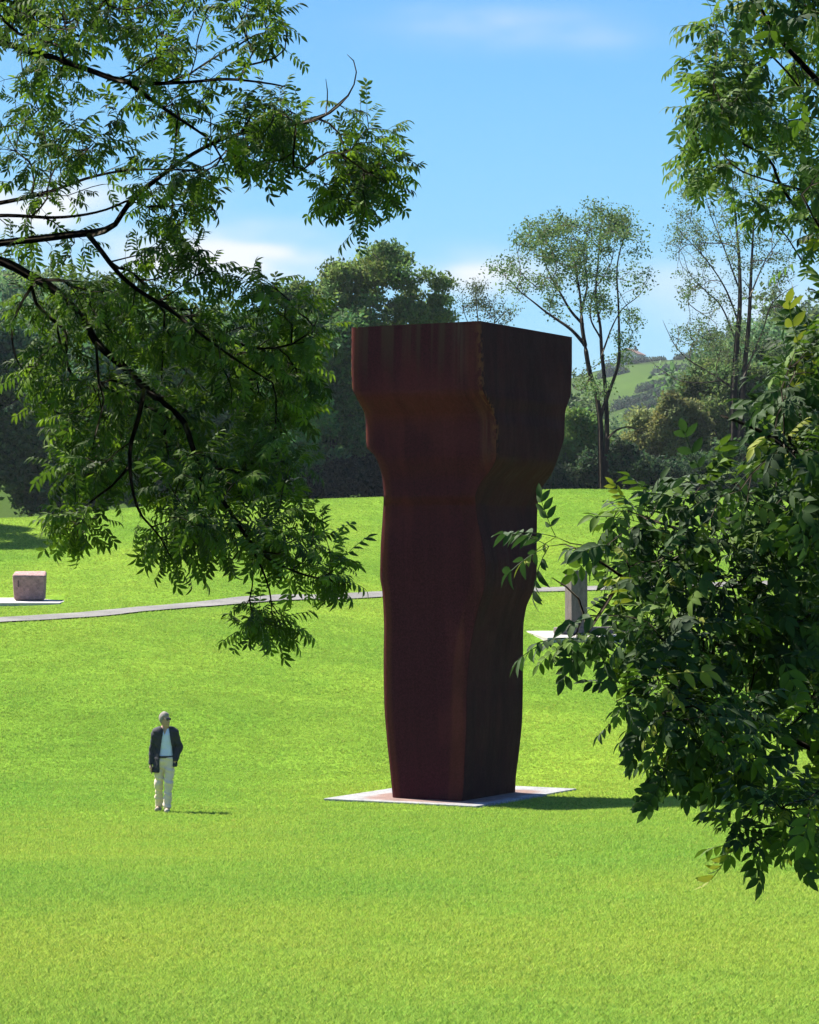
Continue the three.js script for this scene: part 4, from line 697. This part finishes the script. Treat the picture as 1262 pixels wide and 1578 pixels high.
  const body = (p, skipHead) => { let s = sminAll([torso(p, 0), legL(p, 0), legR(p, 0)], .06); s = smin(s, Math.min(armL(p, 0), armR(p, 0)), .04); s = smin(s, cap(p, [0, 1.42, -.02], [.003, 1.56, 0], .058, .052), .05); s = Math.min(s, handR(p)); s = smin(s, Math.min(cap(p, J.ankL, J.toeL, .034, .026), cap(p, J.ankR, J.toeR, .034, .026)), .03); return s; };
  const skin = std([.40, .235, .17], { roughness: .6 });
  const gBody = surfaceNet((a, b, c) => Math.min(smin(body([a, b, c]), skull(hd([a, b, c])), .02), handL([a, b, c])), [-.42, -.05, -.34], [.42, 1.56, .42], .012);
  const gHead = surfaceNet((a, b, c) => smin(Math.max(skull(hd([a, b, c])), 1.5 - b), Math.max(cap([a, b, c], [0, 1.42, -.02], [.003, 1.56, 0], .0575, .0515), 1.49 - b), .02), [-.14, 1.48, -.16], [.16, 1.76, .18], .005);
  const gHand = surfaceNet((a, b, c) => handL([a, b, c]), [W[0] - .06, W[1] - .2, W[2] - .07], [W[0] + .08, W[1] + .03, W[2] + .12], .004);
  mesh('body', mergeGeometries([gBody, gHead, gHand]), skin, t);
  const wr = (p, a, f) => a * Math.sin(p[1] * f + p[0] * 17 + Math.sin(p[1] * 31 + p[2] * 14) * 1.5);
  mesh('trousers', surfaceNet((a, b, c) => { const p = [a, b, c]; let s = sminAll([Math.max(ell(p, [0, .93, 0], [.172, .15, .132]), b - .985), legL(p, .026 + (b < .3 ? .012 : 0)), legR(p, .026 + (b < .3 ? .012 : 0))], .05); s += wr(p, .009, 30); return Math.max(s, b - .985, .075 - b); }, [-.3, .04, -.34], [.3, 1.02, .34], .011), std([.68, .53, .45], { roughness: .95 }), t);
  mesh('belt', surfaceNet((a, b, c) => { const p = [a, b, c]; return Math.max(ell(p, [0, .95, 0], [.181, .2, .14]), Math.abs(b - .972) - .02); }, [-.22, .93, -.18], [.22, 1.01, .18], .007), std([.02, .017, .016], { roughness: .5 }), t);
  const neckCut = p => Math.hypot(p[0], (p[2] - .03)) - .062 - Math.max(0, (p[1] - 1.42)) * .1;
  mesh('shirt', surfaceNet((a, b, c) => { const p = [a, b, c]; let s = torso(p, .009) + wr(p, .003, 26); s = Math.max(s, .975 - b, b - 1.475); const v = Math.abs(a) - Math.max(0, (b - 1.36)) * .38; return Math.max(s, -Math.max(v, -c + .02, 1.36 - b), -Math.max(Math.hypot(a, c) - .06, 1.43 - b)); }, [-.3, .95, -.2], [.3, 1.5, .2], .01), std([.56, .58, .84], { roughness: .9 }), t);
  mesh('jacket', surfaceNet((a, b, c) => {
    const p = [a, b, c], flare = clamp((1.15 - b) * .12, 0, .05); let s = torso([a * .96, Math.max(b, 1.0), c], .031 + flare) ;
    s = smin(s, Math.min(armL(p, .022), armR(p, .022)), .03) + wr(p, .005, 22);
    const hem = .70 + (a > .02 ? .1 : 0); const limb = Math.min(armL(p, .03), armR(p, .03));
    s = Math.max(s, limb > 0 ? hem - b : -1, b - 1.505, limb < 0 ? J.wrL[1] + (a > 0 ? .06 : .0) - b : -1);
    const o = Math.abs(a - .03) - (.05 + clamp((1.46 - b) * .17, 0, .075)); s = Math.max(s, -Math.max(o, -c));
    return Math.max(s, -(torso(p, .012)), -neckCut(p), -(Math.max(legR(p, .03), b - .9)));
  }, [-.42, .62, -.28], [.42, 1.54, .26], .01), std([.012, .014, .026], { roughness: .85 }), t);
  mesh('hair', surfaceNet((a, b, c) => { const h = hd([a, b, c]); let s = ell(h, [0, .034, -.026], [.097, .113, .113]) + .022 * (fbm(h[0] * 38 + 9, h[1] * 38 + h[2] * 30 + 9, 3) - .5); const face = Math.max(-(h[2] - .012), h[1] - .082 - .25 * h[0]); s = Math.max(s, -face); s = Math.max(s, -(h[1] + .075)); return s; }, [-.16, 1.48, -.18], [.17, 1.79, .18], .006), std([.23, .205, .185], { roughness: .95 }), t);
  const G2 = []; for (const q of [-1, 1]) { const l = new THREE.SphereGeometry(1, 14, 10); l.scale(.03, .022, .008); l.rotateY(q * .28); l.translate(q * .034, .02, .098); G2.push(l); const arm = new THREE.CapsuleGeometry(.004, .09, 3, 6); arm.rotateX(Math.PI / 2); arm.translate(q * .078, .024, .045); G2.push(arm); }
  const br = new THREE.CapsuleGeometry(.004, .02, 3, 6); br.rotateZ(Math.PI / 2); br.translate(0, .024, .102); G2.push(br);
  const gl = mergeGeometries(G2); gl.rotateY(yaw); gl.translate(...HC);
  mesh('sunglasses', gl, std([.01, .01, .012], { roughness: .2 }), t);
  for (const [a, b] of [[J.ankL, J.toeL], [J.ankR, J.toeR]]) mesh('shoe', surfaceNet((x1, y1, z1) => { const p = [x1, y1, z1]; return Math.max(smin(cap(p, [a[0], .05, a[2] - .03], [b[0], .04, b[2]], .046, .042), cap(p, [a[0], .05, a[2]], a, .045, .045), .03), .008 - y1); }, [a[0] - .12, -.01, a[2] - .13], [a[0] + .12, .16, b[2] + .09], .009), std([.27, .24, .2], { roughness: .85 }), t);
}

// ------------------------------------------------------------ grass: blades over everything the photograph shows of the lawn
{
  const R = rng(77), blades = [];
  for (let i = 0; i < 6; i++) { // a tuft of six curved blades
    const a = i / 6 * 6.28 + R(), h = .6 + .6 * R(), w = .085, lean = .25 + .55 * R(), g = new THREE.BufferGeometry(), ca = Math.cos(a), sa = Math.sin(a), bx = (R() - .5) * .8, bz = (R() - .5) * .8, pt = (t, s) => [bx + ca * lean * h * t * t - sa * s * w * (1 - t), h * t * (1 - .25 * t * lean), bz + sa * lean * h * t * t + ca * s * w * (1 - t)];
    g.setAttribute('position', new THREE.Float32BufferAttribute([...pt(0, -1), ...pt(0, 1), ...pt(.55, -1), ...pt(.55, 1), ...pt(1, 0)], 3)); g.setIndex([0, 1, 2, 1, 3, 2, 2, 3, 4]); g.computeVertexNormals(); blades.push(g.toNonIndexed());
  }
  const tuft = mergeGeometries(blades), N = 660000, mats = [], cols = [], m4 = new THREE.Matrix4(), eul = new THREE.Euler(), dmin = 13.2, dmax = 125, L = Math.log(dmax / dmin);
  for (let i = 0; i < N; i++) {
    const d = dmin * Math.exp(L * R()), px = lerp(-160, 1420, R()), x = (px - CX) / F * d; // as many per patch of view, so sparser far away
    if (d > 44 && d < 52 && onPad(x, d)) continue;
    if (d > 60 && d < 96) { const yp = lerp(70, 92, clamp(px / 1262, 0, 1)); if (Math.abs(d - yp) < 9 && pathDist(x, d) < PW) continue; if (Math.abs(px - 46 + 18) < 72 && Math.abs(d - 78.5) < 1.8) continue; if (Math.abs(px - 922) < 100 && Math.abs(d - 72.5) < 1.4) continue; }
    const n = fbm(x / 5 + 20, d / 7 + 11, 3), f = vnoise(x * 2.1, d * 2.1 + 40), s = (.027 + .018 * R()) * (1 + d / 200) * (.85 + .35 * f);
    eul.set((R() - .5) * .3, R() * 6.28, (R() - .5) * .3);
    mats.push(new THREE.Matrix4().compose(V(x, height(x, d) - .004, -d), _q.setFromEuler(eul), V(s * 1.25, s, s * 1.25)));
    const dry = R() < .03 ? .6 : 0, k = (.86 + .5 * R()) * (.94 + .12 * n), clo = sstep(.6, .68, fbm(x * .9 + 70, d * .45 + 15, 3)) * .05, yl = .85 + .36 * n - clo + .25 * (R() - .5);
    cols.push(new THREE.Color().setRGB(k * (.245 * yl + dry * .16), k * (.370 + dry * .03), k * (.058 + dry * .05)));
  }
  const g = instanced('grass', tuft, leafMat([1, 1, 1], .35, { specularIntensity: .08 }), mats, cols, scene);
  tag(g, 'short bright green mown grass covering the lawn', 'grass', null, 'stuff');
  console.log('tufts', mats.length);
}
renderer.render(scene, camera);
